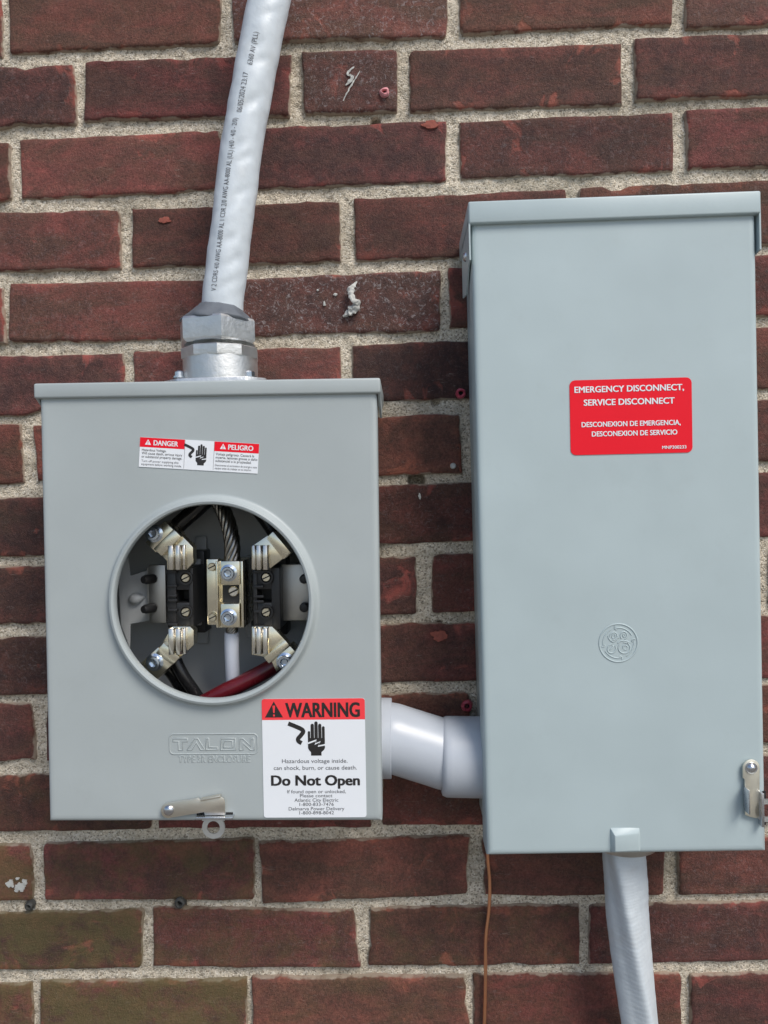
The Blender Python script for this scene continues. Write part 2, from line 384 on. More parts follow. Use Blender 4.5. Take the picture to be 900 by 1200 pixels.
def ribbon(pts, w):
    P = [Vector(p).to_2d() if len(p) > 2 else Vector(p) for p in pts]; L = []; R_ = []
    for i, p in enumerate(P):
        a = P[max(i - 1, 0)]; b = P[min(i + 1, len(P) - 1)]; t = (b - a).normalized(); s = Vector((-t.y, t.x)) * w / 2
        L.append(tuple(p + s)); R_.append(tuple(p - s))
    return [[L[i], L[i + 1], R_[i + 1], R_[i]] for i in range(len(P) - 1)]

# ------------------------------------------------------------------ ground
bm = bmesh.new()
v = [bm.verts.new(c) for c in ((-60, -120, 0), (60, -120, 0), (60, 3, 0), (-60, 3, 0))]; bm.faces.new(v)
g = finish('ground', bm, 'ground', smooth=False); g['kind'] = 'structure'

# ------------------------------------------------------------------ brick wall
random.seed(7); rng = np.random.default_rng(3)
PX, PZ = 0.2127, 0.0684
wall = thing('brick_wall', 'dark red brick wall with rough grey sandy mortar joints behind both boxes', 'wall', (0, 0, 0))
# measured bricks, per course: top left, top right, bottom right, bottom left (photo points on the wall face) + look
A = dict
BR = {
 0: [((-250, -2), (1, -6), (2, 66), (-248, 72)), ((10, -8), (258, -22), (257, 50), (15, 64)), ((273, -22), (523, -29), (522, 43), (276, 49)), ((538, -32), (787, -42), (786, 28), (540, 39)), ((803, -40), (1050, -48), (1050, 22), (805, 33))],
 1: [((-155, 86), (86, 78), (88, 145), (-155, 155)), ((101, 74), (340, 65), (338, 136), (100, 140)), ((355, 63), (465, 60), (464, 129), (358, 133)), ((481, 60), (728, 52), (728, 122), (481, 129)), ((744, 45), (985, 40), (987, 110), (747, 116))],
 2: [((-238, 178), (10, 169), (12, 235), (-236, 246)), ((23, 165), (258, 153), (260, 222), (26, 232)), ((272, 153), (523, 143), (524, 212), (274, 222)), ((539, 143), (787, 133), (788, 199), (541, 209)), ((804, 131), (1050, 122), (1052, 190), (807, 198))],
 3: [((-100, 253), (138, 248), (141, 314), (-100, 320)), ((155, 246), (397, 237), (399, 306), (158, 313)), ((416, 234), (662, 223), (664, 294), (418, 305)), ((679, 221), (922, 212), (924, 284), (681, 293))],
 4: [((-235, 345), (3, 338), (5, 401), (-233, 408)), ((13, 334), (262, 328), (263, 396), (12, 400)), ((277, 328), (514, 318), (515, 386), (279, 394)), ((527, 314), (768, 307), (770, 374), (528, 383)), ((783, 305), (1025, 297), (1027, 365), (785, 373))],
 5: [((-95, 420), (143, 416), (146, 483), (-93, 487)), ((157, 413), (398, 408), (400, 476), (160, 482)), ((413, 405), (655, 397), (657, 463), (415, 471)), ((669, 396), (912, 384), (914, 455), (671, 462))],
 6: [((-210, 503), (23, 499), (26, 565), (-208, 570)), ((41, 500), (284, 494), (286, 560), (45, 563)), ((298, 493), (537, 487), (541, 553), (302, 559)), ((556, 487), (795, 475), (798, 543), (558, 553)), ((810, 474), (1050, 462), (1052, 534), (812, 542))],
 7: [((-80, 587), (165, 581), (167, 648), (-78, 652)), ((180, 580), (418, 573), (420, 639), (182, 647)), ((432, 571), (672, 563), (674, 630), (434, 637)), ((687, 562), (925, 553), (927, 627), (689, 630))],
 8: [((-22, 666), (226, 661), (228, 725), (-20, 731)), ((240, 661), (486, 653), (487, 718), (242, 725)), ((508, 651), (745, 645), (747, 711), (508, 717)), ((762, 644), (886, 641), (888, 707), (764, 711)), ((903, 640), (1145, 632), (1147, 700), (905, 707))],
 9: [((-100, 750), (150, 745), (152, 811), (-98, 815)), ((165, 745), (385, 735), (387, 801), (167, 811)), ((400, 734), (640, 729), (642, 796), (402, 800)), ((655, 728), (900, 722), (902, 794), (657, 796))],
 10: [((-205, 830), (35, 825), (42, 891), (-203, 896)), ((56, 826), (300, 820), (303, 886), (56, 891)), ((313, 820), (548, 812), (550, 880), (316, 886)), ((564, 812), (805, 806), (807, 872), (567, 880)), ((820, 806), (1060, 798), (1062, 866), (822, 872))],
 11: [((-70, 912), (176, 906), (177, 971), (-68, 976)), ((185, 905), (432, 899), (433, 968), (187, 970)), ((449, 897), (690, 891), (692, 963), (450, 966)), ((706, 890), (945, 886), (947, 962), (708, 963))],
 12: [((-205, 997), (35, 991), (38, 1054), (-203, 1060)), ((51, 990), (297, 985), (297, 1053), (54, 1053)), ((305, 989), (549, 981), (546, 1046), (309, 1057)), ((567, 985), (778, 983), (776, 1047), (569, 1048)), ((795, 984), (1036, 978), (1036, 1045), (797, 1047))],
 13: [((-75, 1074), (167, 1067), (165, 1133), (-75, 1137)), ((180, 1065), (414, 1068), (421, 1132), (180, 1132)), ((435, 1065), (678, 1061), (678, 1129), (433, 1131)), ((691, 1063), (930, 1057), (930, 1125), (691, 1129))],
 14: [((-203, 1158), (36, 1154), (38, 1222), (-201, 1226)), ((48, 1151), (287, 1149), (288, 1219), (50, 1221)), ((297, 1147), (543, 1143), (550, 1212), (297, 1218)), ((555, 1142), (797, 1142), (799, 1210), (557, 1212)), ((810, 1144), (1050, 1138), (1052, 1206), (812, 1210))],
}
LOOK = {(0, 2): dict(smear=0.55), (1, 2): dict(smear=0.45, tone=0.45), (4, 2): dict(smear=0.7, tone=0.6), (5, 2): dict(tone=0.8, smear=0.1), (3, 1): dict(tone=0.35),
        (12, 0): dict(algae=0.7), (12, 1): dict(algae=0.55), (13, 0): dict(algae=0.8), (13, 1): dict(algae=0.42), (14, 0): dict(algae=0.75), (14, 1): dict(algae=0.8),
        (11, 0): dict(tone=0.55, algae=0.25), (9, 0): dict(tone=0.6), (10, 0): dict(tone=0.5), (8, 0): dict(tone=0.7), (7, 0): dict(tone=0.8, algae=0.1), (5, 0): dict(tone=0.65),
        (8, 1): dict(tone=0.6), (6, 2): dict(tone=0.45), (7, 2): dict(tone=0.35), (9, 2): dict(tone=0.5), (1, 0): dict(tone=0.6), (2, 3): dict(tone=0.45), (13, 2): dict(tone=0.35, algae=0.3), (12, 2): dict(tone=0.25, algae=0.2), (14, 3): dict(algae=0.2), (14, 2): dict(tone=0.2, algae=0.25), (12, 2): dict(tone=0.25)}

def brick(q, look_, seed):
    TL, TR, BRt, BL = [Vector(p) for p in q]        # (x, z)
    gq = 0.0013; TL += Vector((-gq, gq)); TR += Vector((gq, gq)); BRt += Vector((gq, -gq)); BL += Vector((-gq, -gq))
    L = ((TR - TL).length + (BRt - BL).length) / 2; H = ((TL - BL).length + (TR - BRt).length) / 2
    def cuts(D, step, fine):
        n = max(3, int(round((D - 2 * fine[-1]) / step))); s = [f / D for f in fine]
        return s + [fine[-1] / D + (1 - 2 * fine[-1] / D) * k / n for k in range(1, n)] + [1 - x for x in reversed(s)]
    fine = (0.0, 0.0007, 0.0019, 0.0052)
    S = cuts(L, 0.0085, fine); T = cuts(H, 0.0075, fine)
    sd = Vector((seed * 7.31, seed * 3.77, seed * 1.13)); rr = random.Random(seed)
    yo = rr.uniform(-0.0032, -0.0008); tx = rr.uniform(-0.008, 0.008); tz = rr.uniform(-0.02, 0.02)
    cr = [rr.uniform(0.0008, 0.0034) * (2.2 if rr.random() < .15 else 1) for _ in range(4)]
    def nz(x, f, k): return noise.noise(Vector((x * f, k * 9.7, 0)) + sd)
    def wob(x, k):
        c_ = max(0.0, nz(x, 38, k + 23) - 0.36) * 0.010 * (1 if k in (1, 3) else -1)      # chipped arris
        return c_ + 0.0014 * nz(x, 22, k) + 0.0009 * nz(x, 75, k + 5) + 0.0006 * nz(x, 210, k + 11)
    bm = bmesh.new(); rim = bm.verts.layers.float.new('rim'); grid = []
    for t in T:
        row = []
        for s in S:
            p = (BL * (1 - s) + BRt * s) * (1 - t) + (TL * (1 - s) + TR * s) * t
            dx = min(s, 1 - s) * L; dz = min(t, 1 - t) * H
            ci = (0 if s < .5 else 1) + (0 if t < .5 else 2); r = cr[ci]
            if dx < r and dz < r:
                vx, vz = (r - dx) / r, (r - dz) / r
                ox = vx * math.sqrt(1 - vz * vz / 2); oz = vz * math.sqrt(1 - vx * vx / 2)
                p = p + Vector(((1 if s < .5 else -1) * (vx - ox) * r, (1 if t < .5 else -1) * (vz - oz) * r))
            wl, wr_, wb, wt = (1 - s) ** 6, s ** 6, (1 - t) ** 3, t ** 3
            p = p + Vector((wl * wob(p.y, 1) + wr_ * wob(p.y, 2), wb * wob(p.x, 3) + wt * wob(p.x, 4)))
            d = min(dx, dz)
            y = yo + tx * (s - .5) * L + tz * (t - .5) * H + 0.0011 * noise.noise(Vector((p.x * 24, p.y * 40, 0)) + sd) + 0.0005 * noise.noise(Vector((p.x * 90, p.y * 120, 3)) + sd) + 0.004 * max(0.0, noise.noise(Vector((p.x * 60, p.y * 85, 8)) + sd) - 0.42)
            y += 0.0036 * (1 - min(d / 0.0019, 1)) ** 2
            vt = bm.verts.new((p.x, y, p.y + ZB)); vt[rim] = 1 - min(d / 0.012, 1); row.append(vt)
        grid.append(row)
    for a, b in zip(grid, grid[1:]):
        for k in range(len(a) - 1): bm.faces.new((a[k], a[k + 1], b[k + 1], b[k]))
    loop = grid[0] + [r_[-1] for r_ in grid[1:]] + grid[-1][-2::-1] + [r_[0] for r_ in grid[-2:0:-1]]
    back = []
    for vt in loop:
        w = bm.verts.new((vt.co.x, 0.028, vt.co.z)); w[rim] = 1.0; back.append(w)
    for k in range(len(loop)):
        k2 = (k + 1) % len(loop); bm.faces.new((loop[k2], loop[k], back[k], back[k2]))
    o = finish('brick', bm, 'brick', wall, angle=60)
    o['tone'] = float(look_.get('tone', min(0.8, max(0.0, rr.gauss(0.28, 0.22))))); o['algae'] = float(look_.get('algae', 0.0)); o['smear'] = float(look_.get('smear', 0.04 if rr.random() < .7 else 0.15))
    return o

X0, X1 = -0.36, 1.10
seed = 0
def wq(q):
    out = []
    for x, y in q:
        p = pt(x, y, 0.0); out.append((p.x, p.z - ZB))
    return out
for k in range(-4, 19):
    zt, zb = -(k - 1) * PZ - 0.0105, -k * PZ
    if k in BR:
        qs = [(wq(q), LOOK.get((k, i), {})) for i, q in enumerate(BR[k])]
    else:
        x = -0.1 + (k % 2) * PX / 2
        qs = [([(x, zt), (x + PX - .011, zt), (x + PX - .011, zb), (x, zb)], {})]
    ll = qs[0][0]; x = ll[0][0]; a, b = ll[0][1], ll[3][1]
    while x > X0:
        qs.insert(0, ([(x - PX, a), (x - 0.011, a), (x - 0.011, b), (x - PX, b)], {})); x -= PX
    ll = qs[-1][0]; x = ll[1][0]; a, b = ll[1][1], ll[2][1]
    while x < X1:
        qs.append(([(x + 0.011, a), (x + PX, a), (x + PX, b), (x + 0.011, b)], {})); x += PX
    for q, lk in qs:
        seed += 1; brick(q, lk, seed)

# mortar: one sheet with real relief, fine where the photo shows it
def axis_cuts(lo, f0, f1, hi, fine, coarse):
    return np.concatenate([np.arange(lo, f0, coarse), np.arange(f0, f1, fine), np.arange(f1, hi + coarse, coarse)])
gx = axis_cuts(-0.60, -0.06, 0.80, 1.34, 0.0016, 0.012); gz = axis_cuts(-1.34, -1.02, 0.08, 0.40, 0.0016, 0.012)
def vnoise(X, Z, cell):
    u, w = X / cell, Z / cell; iu, iw = np.floor(u).astype(int), np.floor(w).astype(int); fu, fw = u - iu, w - iw
    fu, fw = fu * fu * (3 - 2 * fu), fw * fw * (3 - 2 * fw)
    iu -= iu.min(); iw -= iw.min(); G = rng.random((iu.max() + 2, iw.max() + 2)) - 0.5
    return (G[iu, iw] * (1 - fu) * (1 - fw) + G[iu + 1, iw] * fu * (1 - fw) + G[iu, iw + 1] * (1 - fu) * fw + G[iu + 1, iw + 1] * fu * fw) * 2
GX, GZ = np.meshgrid(gx, gz)
HY = 0.0029 + 0.0012 * vnoise(GX, GZ, 0.05) + 0.0010 * vnoise(GX, GZ, 0.014) + 0.0007 * vnoise(GX, GZ, 0.0052) + 0.0005 * vnoise(GX, GZ, 0.0026)
for hx, hy, hr, dp in ((440, 143, 5, 0.02), (488, 563, 9, 0.022), (35, 1061, 5.2, 0.012), (211, 1058, 6.5, 0.014), (511, 470, 5, 0.006), (515, 731, 3, 0.01)):
    p = pt(hx, hy, 0.003); r = hr / 1235.0
    D = np.hypot(GX - p.x, GZ - (p.z - ZB)); HY += dp * np.clip((r * 1.25 - D) / (r * 0.45), 0, 1)
nzv, nxv = GX.shape
co = np.stack([GX, HY, GZ + ZB], -1).reshape(-1, 3)
idx = np.arange(nzv * nxv).reshape(nzv, nxv)
quads = np.stack([idx[:-1, :-1], idx[:-1, 1:], idx[1:, 1:], idx[1:, :-1]], -1).reshape(-1, 4)
me = bpy.data.meshes.new('mortar'); me.vertices.add(len(co)); me.vertices.foreach_set('co', co.ravel())
me.loops.add(quads.size); me.loops.foreach_set('vertex_index', quads.ravel().astype(np.int32)); me.polygons.add(len(quads))
me.polygons.foreach_set('loop_start', np.arange(0, quads.size, 4, dtype=np.int32)); me.polygons.foreach_set('use_smooth', np.ones(len(quads), bool))
me.update(calc_edges=True); me.materials.append(MT['mortar'])
o = bpy.data.objects.new('mortar', me); C.objects.link(o); o.parent = wall
bm = bmesh.new(); box(bm, -5, 6, 0.034, 0.25, 0.0, 4.2); finish('wall_core', bm, 'brickwork', wall, smooth=False)

# things left in the brickwork: plastic plugs and a curl of caulk
def plug(x, y, r, mat):
    c = pt(x, y, -0.0035); bm = bmesh.new()
    lathe(bm, [(r * .42, 0.004), (r * .42, -0.0022), (r * .62, -0.0034), (r * .95, -0.0022), (r * 1.05, 0.004)], 14, look(c, (0, 1, 0)))
    for vt in bm.verts:
        vt.co += 0.0011 * noise.noise_vector(vt.co * 260)
    o = finish('wall_plug', bm, mat, wall); o['label'] = 'dark grey plug in drilled hole' if mat == 'hole_rim' else 'pink plastic wall plug'
    bm = bmesh.new(); lathe(bm, [(0, 0.0005), (r * .42, 0.0005)], 12, look(c, (0, 1, 0))); finish('plug_hole', bm, 'dark', o)
plug(211, 1057.5, 0.0052, 'hole_rim'); plug(35, 1061, 0.0042, 'hole_rim'); plug(450.5, 109, 0.0045, 'pink_pale'); plug(540, 461, 0.0048, 'pink'); plug(547, 827, 0.0058, 'pink')
def curl(pts, rads, n=60, flat=1.0):
    bm = bmesh.new(); P = spline([pt(x, y, Y - 0.0024) for x, y, Y in pts], n)
    def rf(i, a):
        u = i / (n - 1) * (len(rads) - 1); k = min(int(u), len(rads) - 2); r = rads[k] * (1 - u + k) + rads[k + 1] * (u - k)
        return r * (1 + .9 * noise.noise(P[i] * 420 + Vector((math.cos(a), math.sin(a), 0)))) * (1 - (1 - flat) * abs(math.cos(a)))
    tube(bm, P, rf, 14); return finish('caulk_curl', bm, 'caulk', wall)
curl([(418, 330, -0.001), (411, 340, -0.006), (414, 352, -0.008), (419, 356, -0.005), (412, 364, -0.003), (402, 371, -0.001)], [0.0008, 0.0030, 0.0022, 0.0040, 0.0042, 0.0008], flat=.7)
curl([(415, 78, -0.0005), (407, 86, -0.001), (413, 91, -0.0015), (405, 100, -0.001)], [0.0004, 0.0017, 0.0010, 0.0022, 0.0006], flat=.25)
curl([(422, 83, -0.0005), (411, 101, -0.0015), (402, 118, -0.0005)], [0.0003, 0.0009, 0.0005], flat=.25)
def dab(x, y, w, h, sd_, mat='caulk', n=40, rag=.45):
    # thin ragged splash stuck to a brick face
    c = pt(x, y, -0.0030); bm = bmesh.new(); ctr = bm.verts.new(c + Vector((0, -.0006, 0))); ring = []; low = []
    for k in range(n):
        a = 2 * math.pi * k / n; q_ = 1 + .55 * noise.noise(Vector((math.cos(a) * 1.6, math.sin(a) * 1.6, sd_))) + rag * noise.noise(Vector((math.cos(a) * 5, math.sin(a) * 5, sd_ + 9)))
        ring.append(bm.verts.new(c + Vector((math.cos(a) * w * q_, -.0002, math.sin(a) * h * q_)))); low.append(bm.verts.new(c + Vector((math.cos(a) * w * q_ * 1.03, .004, math.sin(a) * h * q_ * 1.03))))
    for k in range(n):
        k2 = (k + 1) % n; bm.faces.new((ctr, ring[k], ring[k2])); bm.faces.new((ring[k], low[k], low[k2], ring[k2]))
    finish('splash', bm, mat, wall)
for i_, (x, y, w, h) in enumerate(((12, 1036, .0042, .0030), (22, 1040, .0052, .0046), (29, 1034, .0022, .0030), (20, 1030, .0016, .0012), (393, 345, .0018, .0010), (380, 356, .0012, .0018), (372, 340, .0010, .0008), (492, 582, .0012, .0030))):
    dab(x, y, w, h, i_ * 3.7)
for i_, (x, y, w, h) in enumerate(((193, 258, .0062, .0028), (505, 146, .0070, .0034), (515, 745, .0080, .0050))):
    dab(x, y, w, h, i_ * 5.1 + 40, 'flake', rag=.15)
bm = bmesh.new(); lathe(bm, [(0, -0.002), (0.0022, -0.0018), (0.0032, 0.0005)], 14, look(pt(531, 546, -0.002), (0, 1, 0))); finish('mortar_dab', bm, 'caulk', wall)

# ------------------------------------------------------------------ meter socket (left box)
DL = 0.105
LW, LH, LROT = 0.2800, 0.3605, rad(0.85)
cL = Vector((0.2090, 0, -0.5205 + ZB))
ML = Matrix.Translation(cL) @ Matrix.Rotation(LROT, 4, 'Y'); MLi = ML.inverted()
def Lp(x, y, Y): return MLi @ pt(x, y, Y)
meter = thing('meter_socket', 'grey steel meter socket box with round open hole showing bare jaws and wires', 'meter box', cL, LROT)
hx, hz = LW / 2, LH / 2
hc = Lp(247.6, 705.6, -DL - 0.005); HR = 0.0802

def plate_loops(bm, W2, H2, cx, cz, loops, M=None, n=160):
    """loops: ('c', r, y) a circle about cx, cz, or ('r', inset, y) the outline; bridged in order"""
    ang = sorted({round(2 * math.pi * k / n, 6) for k in range(n)} | {round(math.atan2(sz * H2 - cz, sx * W2 - cx) % (2 * math.pi), 6) for sx in (-1, 1) for sz in (-1, 1)})
    rings = []
    for kind, a, y in loops:
        ring = []
        for t in ang:
            c, s = math.cos(t), math.sin(t)
            if kind == 'c': x, z = cx + a * c, cz + a * s
            else:
                k = min(((W2 if c > 0 else -W2) - cx) / c if abs(c) > 1e-9 else 9, ((H2 if s > 0 else -H2) - cz) / s if abs(s) > 1e-9 else 9)
                x, z = cx + k * c, cz + k * s; x = max(-W2 + a, min(W2 - a, x)); z = max(-H2 + a, min(H2 - a, z))
            ring.append(bm.verts.new((x, y, z)))
        rings.append(ring)
    N = len(ang)
    for a, b in zip(rings, rings[1:]):
        for k in range(N): bm.faces.new((a[k], a[(k + 1) % N], b[(k + 1) % N], b[k]))
    return rings
bm = bmesh.new()
plate_loops(bm, hx, hz, hc.x, hc.z, [('c', HR + .0016, -DL + .0035), ('c', HR + .0003, -DL + .001), ('c', HR, -DL - .0045), ('c', HR + .0008, -DL - .0062), ('c', HR + .0026, -DL - .0070), ('c', HR + .0045, -DL - .0062),
            ('c', HR + .0058, -DL - .0035), ('c', HR + .0070, -DL - .0008), ('c', HR + .0082, -DL), ('c', HR + .0095, -DL), ('r', .0060, -DL), ('r', .0036, -DL), ('r', .0018, -DL + .0005), ('r', .0006, -DL + .0016), ('r', 0, -DL + .0034), ('r', 0, -DL + .022), ('r', .0012, -DL + .022), ('r', .0012, -DL + .004)])
cover = finish('cover', bm, 'paint_l', meter, angle=40)
# tray behind the cover
bm = bmesh.new(); t_ = 0.0015; bx, bz = hx - 0.004, hz - 0.003
box(bm, -bx, bx, -0.0045, -0.003, -bz, bz)
box(bm, -bx, -bx + t_, -DL + .006, -0.0045, -bz, bz); box(bm, bx - t_, bx, -DL + .006, -0.0045, -bz, bz)
box(bm, -bx + t_, bx - t_, -DL + .006, -0.0045, -bz, -bz + t_); box(bm, -bx + t_, bx - t_, -DL + .006, -0.0045, bz - t_, bz)
finish('back_tray', bm, 'inner', meter, smooth=False)
# rain hood along the top
bm = bmesh.new(); box(bm, -hx - .0032, hx + .0032, -DL - .0035, -0.004, hz - .0065, hz + .0060, 0.0018, 3)
for s in (-1, 1):
    xa = s * (hx + .0028); xb = s * (hx + .0010)
    vs_ = [(-DL - .002, hz - .005), (-0.03, hz - .005), (-0.06, hz - .022), (-DL + .01, hz - .013)]
    f0 = [bm.verts.new((xa, y, z)) for y, z in vs_]; f1 = [bm.verts.new((xb, y, z)) for y, z in vs_]
    bm.faces.new(f0); bm.faces.new(f1[::-1])
    for k in range(4): bm.faces.new((f0[k], f1[k], f1[(k + 1) % 4], f0[(k + 1) % 4]))
finish('rain_hood', bm, 'paint_l', meter)

# --- stickers
def sticker(name, label, parent, conv, corners, Y, zw, zh, mat, r):
    """corners in the photo: TL, TR, BR, BL; returns object, matrix and metres per zoom unit"""
    c = [conv(x, y, Y) for x, y in corners]
    ctr = sum(c, Vector()) / 4; ctr.y = Y
    W = ((c[1] - c[0]).length + (c[2] - c[3]).length) / 2; H = ((c[3] - c[0]).length + (c[2] - c[1]).length) / 2
    d = (c[1] - c[0]) + (c[2] - c[3]); a = math.atan2(d.z, d.x)
    M = Matrix.Translation(ctr) @ Matrix.Rotation(-a, 4, 'Y')
    bm = bmesh.new(); prism(bm, rrect(W, H, r), 0.0, -0.0003)
    for vt in bm.verts: vt.co = M @ vt.co
    o = finish(name, bm, mat, parent, smooth=False); o['label'] = label
    return o, M, W, H
Y1 = -DL - 0.0002
# warning sticker; layout units are those of an enlarged view, 45..828 by 55..948
ws, Mw, Ww, Hw = sticker('warning_sticker', 'white warning sticker with coral header and Do Not Open lettering', meter, Lp, ((307, 819), (427.5, 818), (429.5, 957.5), (309, 958)), Y1, 0, 0, 'st_white', 0.0022)
def lay(W, H, x0, x1, y0, y1):
    sx, sz = W / (x1 - x0), H / (y1 - y0)
    return (lambda x: (x - (x0 + x1) / 2) * sx), (lambda y: ((y0 + y1) / 2 - y) * sz), sx, sz
ux, uz, sx, sz = lay(Ww, Hw, 45, 830, 55, 948)
hdr = [(x, z) for x, z in rrect(Ww, Hw, 0.0022) if z > uz(200)]
hdr = [(Ww / 2, uz(213))] + hdr + [(-Ww / 2, uz(213))]
flat_obj('header_band', [hdr], 'st_coral', ws, Mw, 0.0004)
def tri(cx, base, w, h, ux, uz): return [(ux(cx - w / 2), uz(base)), (ux(cx + w / 2), uz(base)), (ux(cx), uz(base - h))]
flat_obj('warning_triangle', [tri(137, 194, 138, 120, ux, uz)], 'ink', ws, Mw, 0.0005)
flat_obj('exclamation_mark', [[(ux(127), uz(105)), (ux(147), uz(105)), (ux(142), uz(160)), (ux(132), uz(160))], [(ux(130), uz(172)), (ux(144), uz(172)), (ux(144), uz(186)), (ux(130), uz(186))]], 'st_coral', ws, Mw, 0.0006)
def T_(o, M, ux, uz, sx, sz, body, x0, x1, yc, ch, mat, bold=0.0, lift=0.0005):
    text_obj('lettering', body, mat, o, M, ux((x0 + x1) / 2), uz(yc), (x1 - x0) * sx, ch * sz, bold, lift)
for body, x0, x1, yc, ch, mt_, bd in (('WARNING', 228, 788, 140, 104, 'ink', .035), ('Hazardous voltage inside.', 192, 692, 522, 30, 'ink_grey', .004), ('can shock, burn, or cause death.', 128, 762, 573, 30, 'ink_grey', .004),
        ('Do Not Open', 110, 780, 668, 74, 'ink', .035), ('If found open or unlocked,', 228, 675, 752, 25, 'ink_grey', 0), ('Please contact', 325, 572, 783, 24, 'ink_grey', 0), ('Atlantic City Electric', 282, 617, 816, 25, 'ink_grey', 0),
        ('1-800-833-7476', 320, 582, 848, 24, 'ink_grey', 0), ('Delmarva Power Delivery', 237, 662, 881, 25, 'ink_grey', 0), ('1-800-898-8042', 318, 582, 912, 24, 'ink_grey', 0)):
    T_(ws, Mw, ux, uz, sx, sz, body, x0, x1, yc, ch, mt_, bd)
def hand(o, M, f, w_out=True):
    """shock pictogram; f maps pictogram units to sticker metres"""
    polys = []
    for x0, x1, top in ((393, 411, 298), (415, 440, 243), (444, 469, 225), (473, 497, 243), (501, 522, 262)):
        r = (x1 - x0) / 2; cx = (x0 + x1) / 2
        polys.append([f(x1, 350), *[f(cx + r * math.cos(rad(a)), top + r - r * math.sin(rad(a))) for a in range(0, 181, 30)], f(x0, 350)])
    polys.append([f(*p) for p in ((393, 350), (522, 350), (522, 425), (514, 440), (495, 456), (495, 482), (415, 482), (415, 456), (400, 440), (393, 425))])
    flat_obj('hand_pictogram', polys, 'ink', o, M, 0.0005)
    z = [(392, 390), (458, 366), (445, 396), (487, 378), (470, 411), (523, 401)]
    flat_obj('shock_bolt', ribbon([f(*p) for p in z], abs(f(12, 0)[0] - f(0, 0)[0])), 'st_white', o, M, 0.0006)
    wp = spline([(245, 240, 0), (300, 262, 0), (348, 285, 0), (358, 305, 0), (335, 335, 0), (318, 355, 0), (322, 374, 0), (345, 388, 0)], 26)
    flat_obj('wire_pictogram', ribbon([f(p.x, p.y) for p in wp], abs(f(32, 0)[0] - f(0, 0)[0])), 'ink', o, M, 0.0005)
hand(ws, Mw, lambda x, y: (ux(x), uz(y)))
# danger sticker; enlarged units 48..832 wide, tilt taken out
ds, Md, Wd, Hd = sticker('danger_sticker', 'narrow white sticker with two red headers in English and Spanish', meter, Lp, ((164.2, 512), (303.8, 520.3), (302, 555), (163, 547)), Y1, 0, 0, 'st_white', 0.0003)
ux, uz, sx, sz = lay(Wd, Hd, 0, 786, 0, 196)
e_ = 0.0001
flat_obj('header_band', [[(ux(0), uz(64)), (ux(296), uz(64)), (ux(296), uz(0) - e_), (ux(0), uz(0) - e_)]], 'st_red', ds, Md, 0.0004)
flat_obj('header_band', [[(ux(493), uz(64)), (ux(786), uz(64)), (ux(786), uz(0) - e_), (ux(493), uz(0) - e_)]], 'st_red', ds, Md, 0.0004)
for x in (297, 491): flat_obj('panel_line', [[(ux(x), uz(190)), (ux(x + 2), uz(190)), (ux(x + 2), uz(2)), (ux(x), uz(2))]], 'ink_grey', ds, Md, 0.0004)
for cx in (54, 550):
    flat_obj('warning_triangle', [tri(cx, 48, 40, 36, ux, uz)], 'st_white', ds, Md, 0.0005)
    flat_obj('exclamation_mark', [[(ux(cx - 3), uz(24)), (ux(cx + 3), uz(24)), (ux(cx + 2), uz(37)), (ux(cx - 2), uz(37))], [(ux(cx - 2.5), uz(40)), (ux(cx + 2.5), uz(40)), (ux(cx + 2.5), uz(45)), (ux(cx - 2.5), uz(45))]], 'st_red', ds, Md, 0.0006)
for body, x0, x1, yc, ch, mt_, bd in (('DANGER', 92, 252, 33, 32, 'st_white', .03), ('PELIGRO', 585, 748, 33, 32, 'st_white', .03),
        ('Hazardous Voltage.', 16, 178, 82, 16, 'ink', 0), ('Will cause death, serious injury', 16, 284, 104, 16, 'ink', 0), ('or substantial property damage.', 16, 284, 126, 16, 'ink', 0), ('Turn off power supplying this', 16, 262, 155, 14, 'ink_grey', 0), ('equipment before working inside.', 16, 284, 176, 14, 'ink_grey', 0),
        ('Voltaje peligroso. Causará la', 505, 758, 82, 16, 'ink', 0), ('muerte, lesiones graves o daño', 505, 780, 104, 16, 'ink', 0), ('substancial a la propiedad.', 505, 742, 126, 16, 'ink', 0), ('Desconecte el suministro de energía a este', 503, 780, 155, 13, 'ink_grey', 0), ('equipo antes de trabajar en su interior.', 503, 745, 175, 13, 'ink_grey', 0)):
    T_(ds, Md, ux, uz, sx, sz, body, x0, x1, yc, ch, mt_, bd)
hand(ds, Md, lambda x, y: (ux(372 + (x - 390) * 0.54), uz(24 + (y - 225) * 0.54)))

# --- embossed maker's mark and type line: raised beads of the same sheet
e0 = -DL - 0.00005
def emb(x, y): return Lp(x, y, -DL)
bm = bmesh.new()
ca, cb = emb(198.5, 860.3), emb(302, 883.3); w_, h_ = cb.x - ca.x, ca.z - cb.z
bead(bm, [(x, e0, z) for x, z in rrect(w_, h_, 0.0035, 5, (ca.x + cb.x) / 2, (ca.z + cb.z) / 2)], 0.00060)
finish('embossed_border', bm, 'paint_l', cover, angle=80)
bm = bmesh.new()
GL = {'T': [[(0, 1), (1, 1), (1, .74), (.63, .74), (.63, 0), (.37, 0), (.37, .74), (0, .74)]],
      'A': [[(0, 0), (.40, 1), (.60, 1), (1, 0), (.76, 0), (.5, .68), (.24, 0)]],
      'L': [[(0, 1), (.24, 1), (.24, .24), (1, .24), (1, 0), (0, 0)]],
      'O': [[(0, 0), (0, 1), (1, 1), (1, 0)], [(.2, .22), (.2, .78), (.8, .78), (.8, .22)]],
      'N': [[(0, 0), (0, 1), (.24, 1), (.78, .36), (.78, 1), (1, 1), (1, 0), (.76, 0), (.22, .64), (.22, 0)]]}
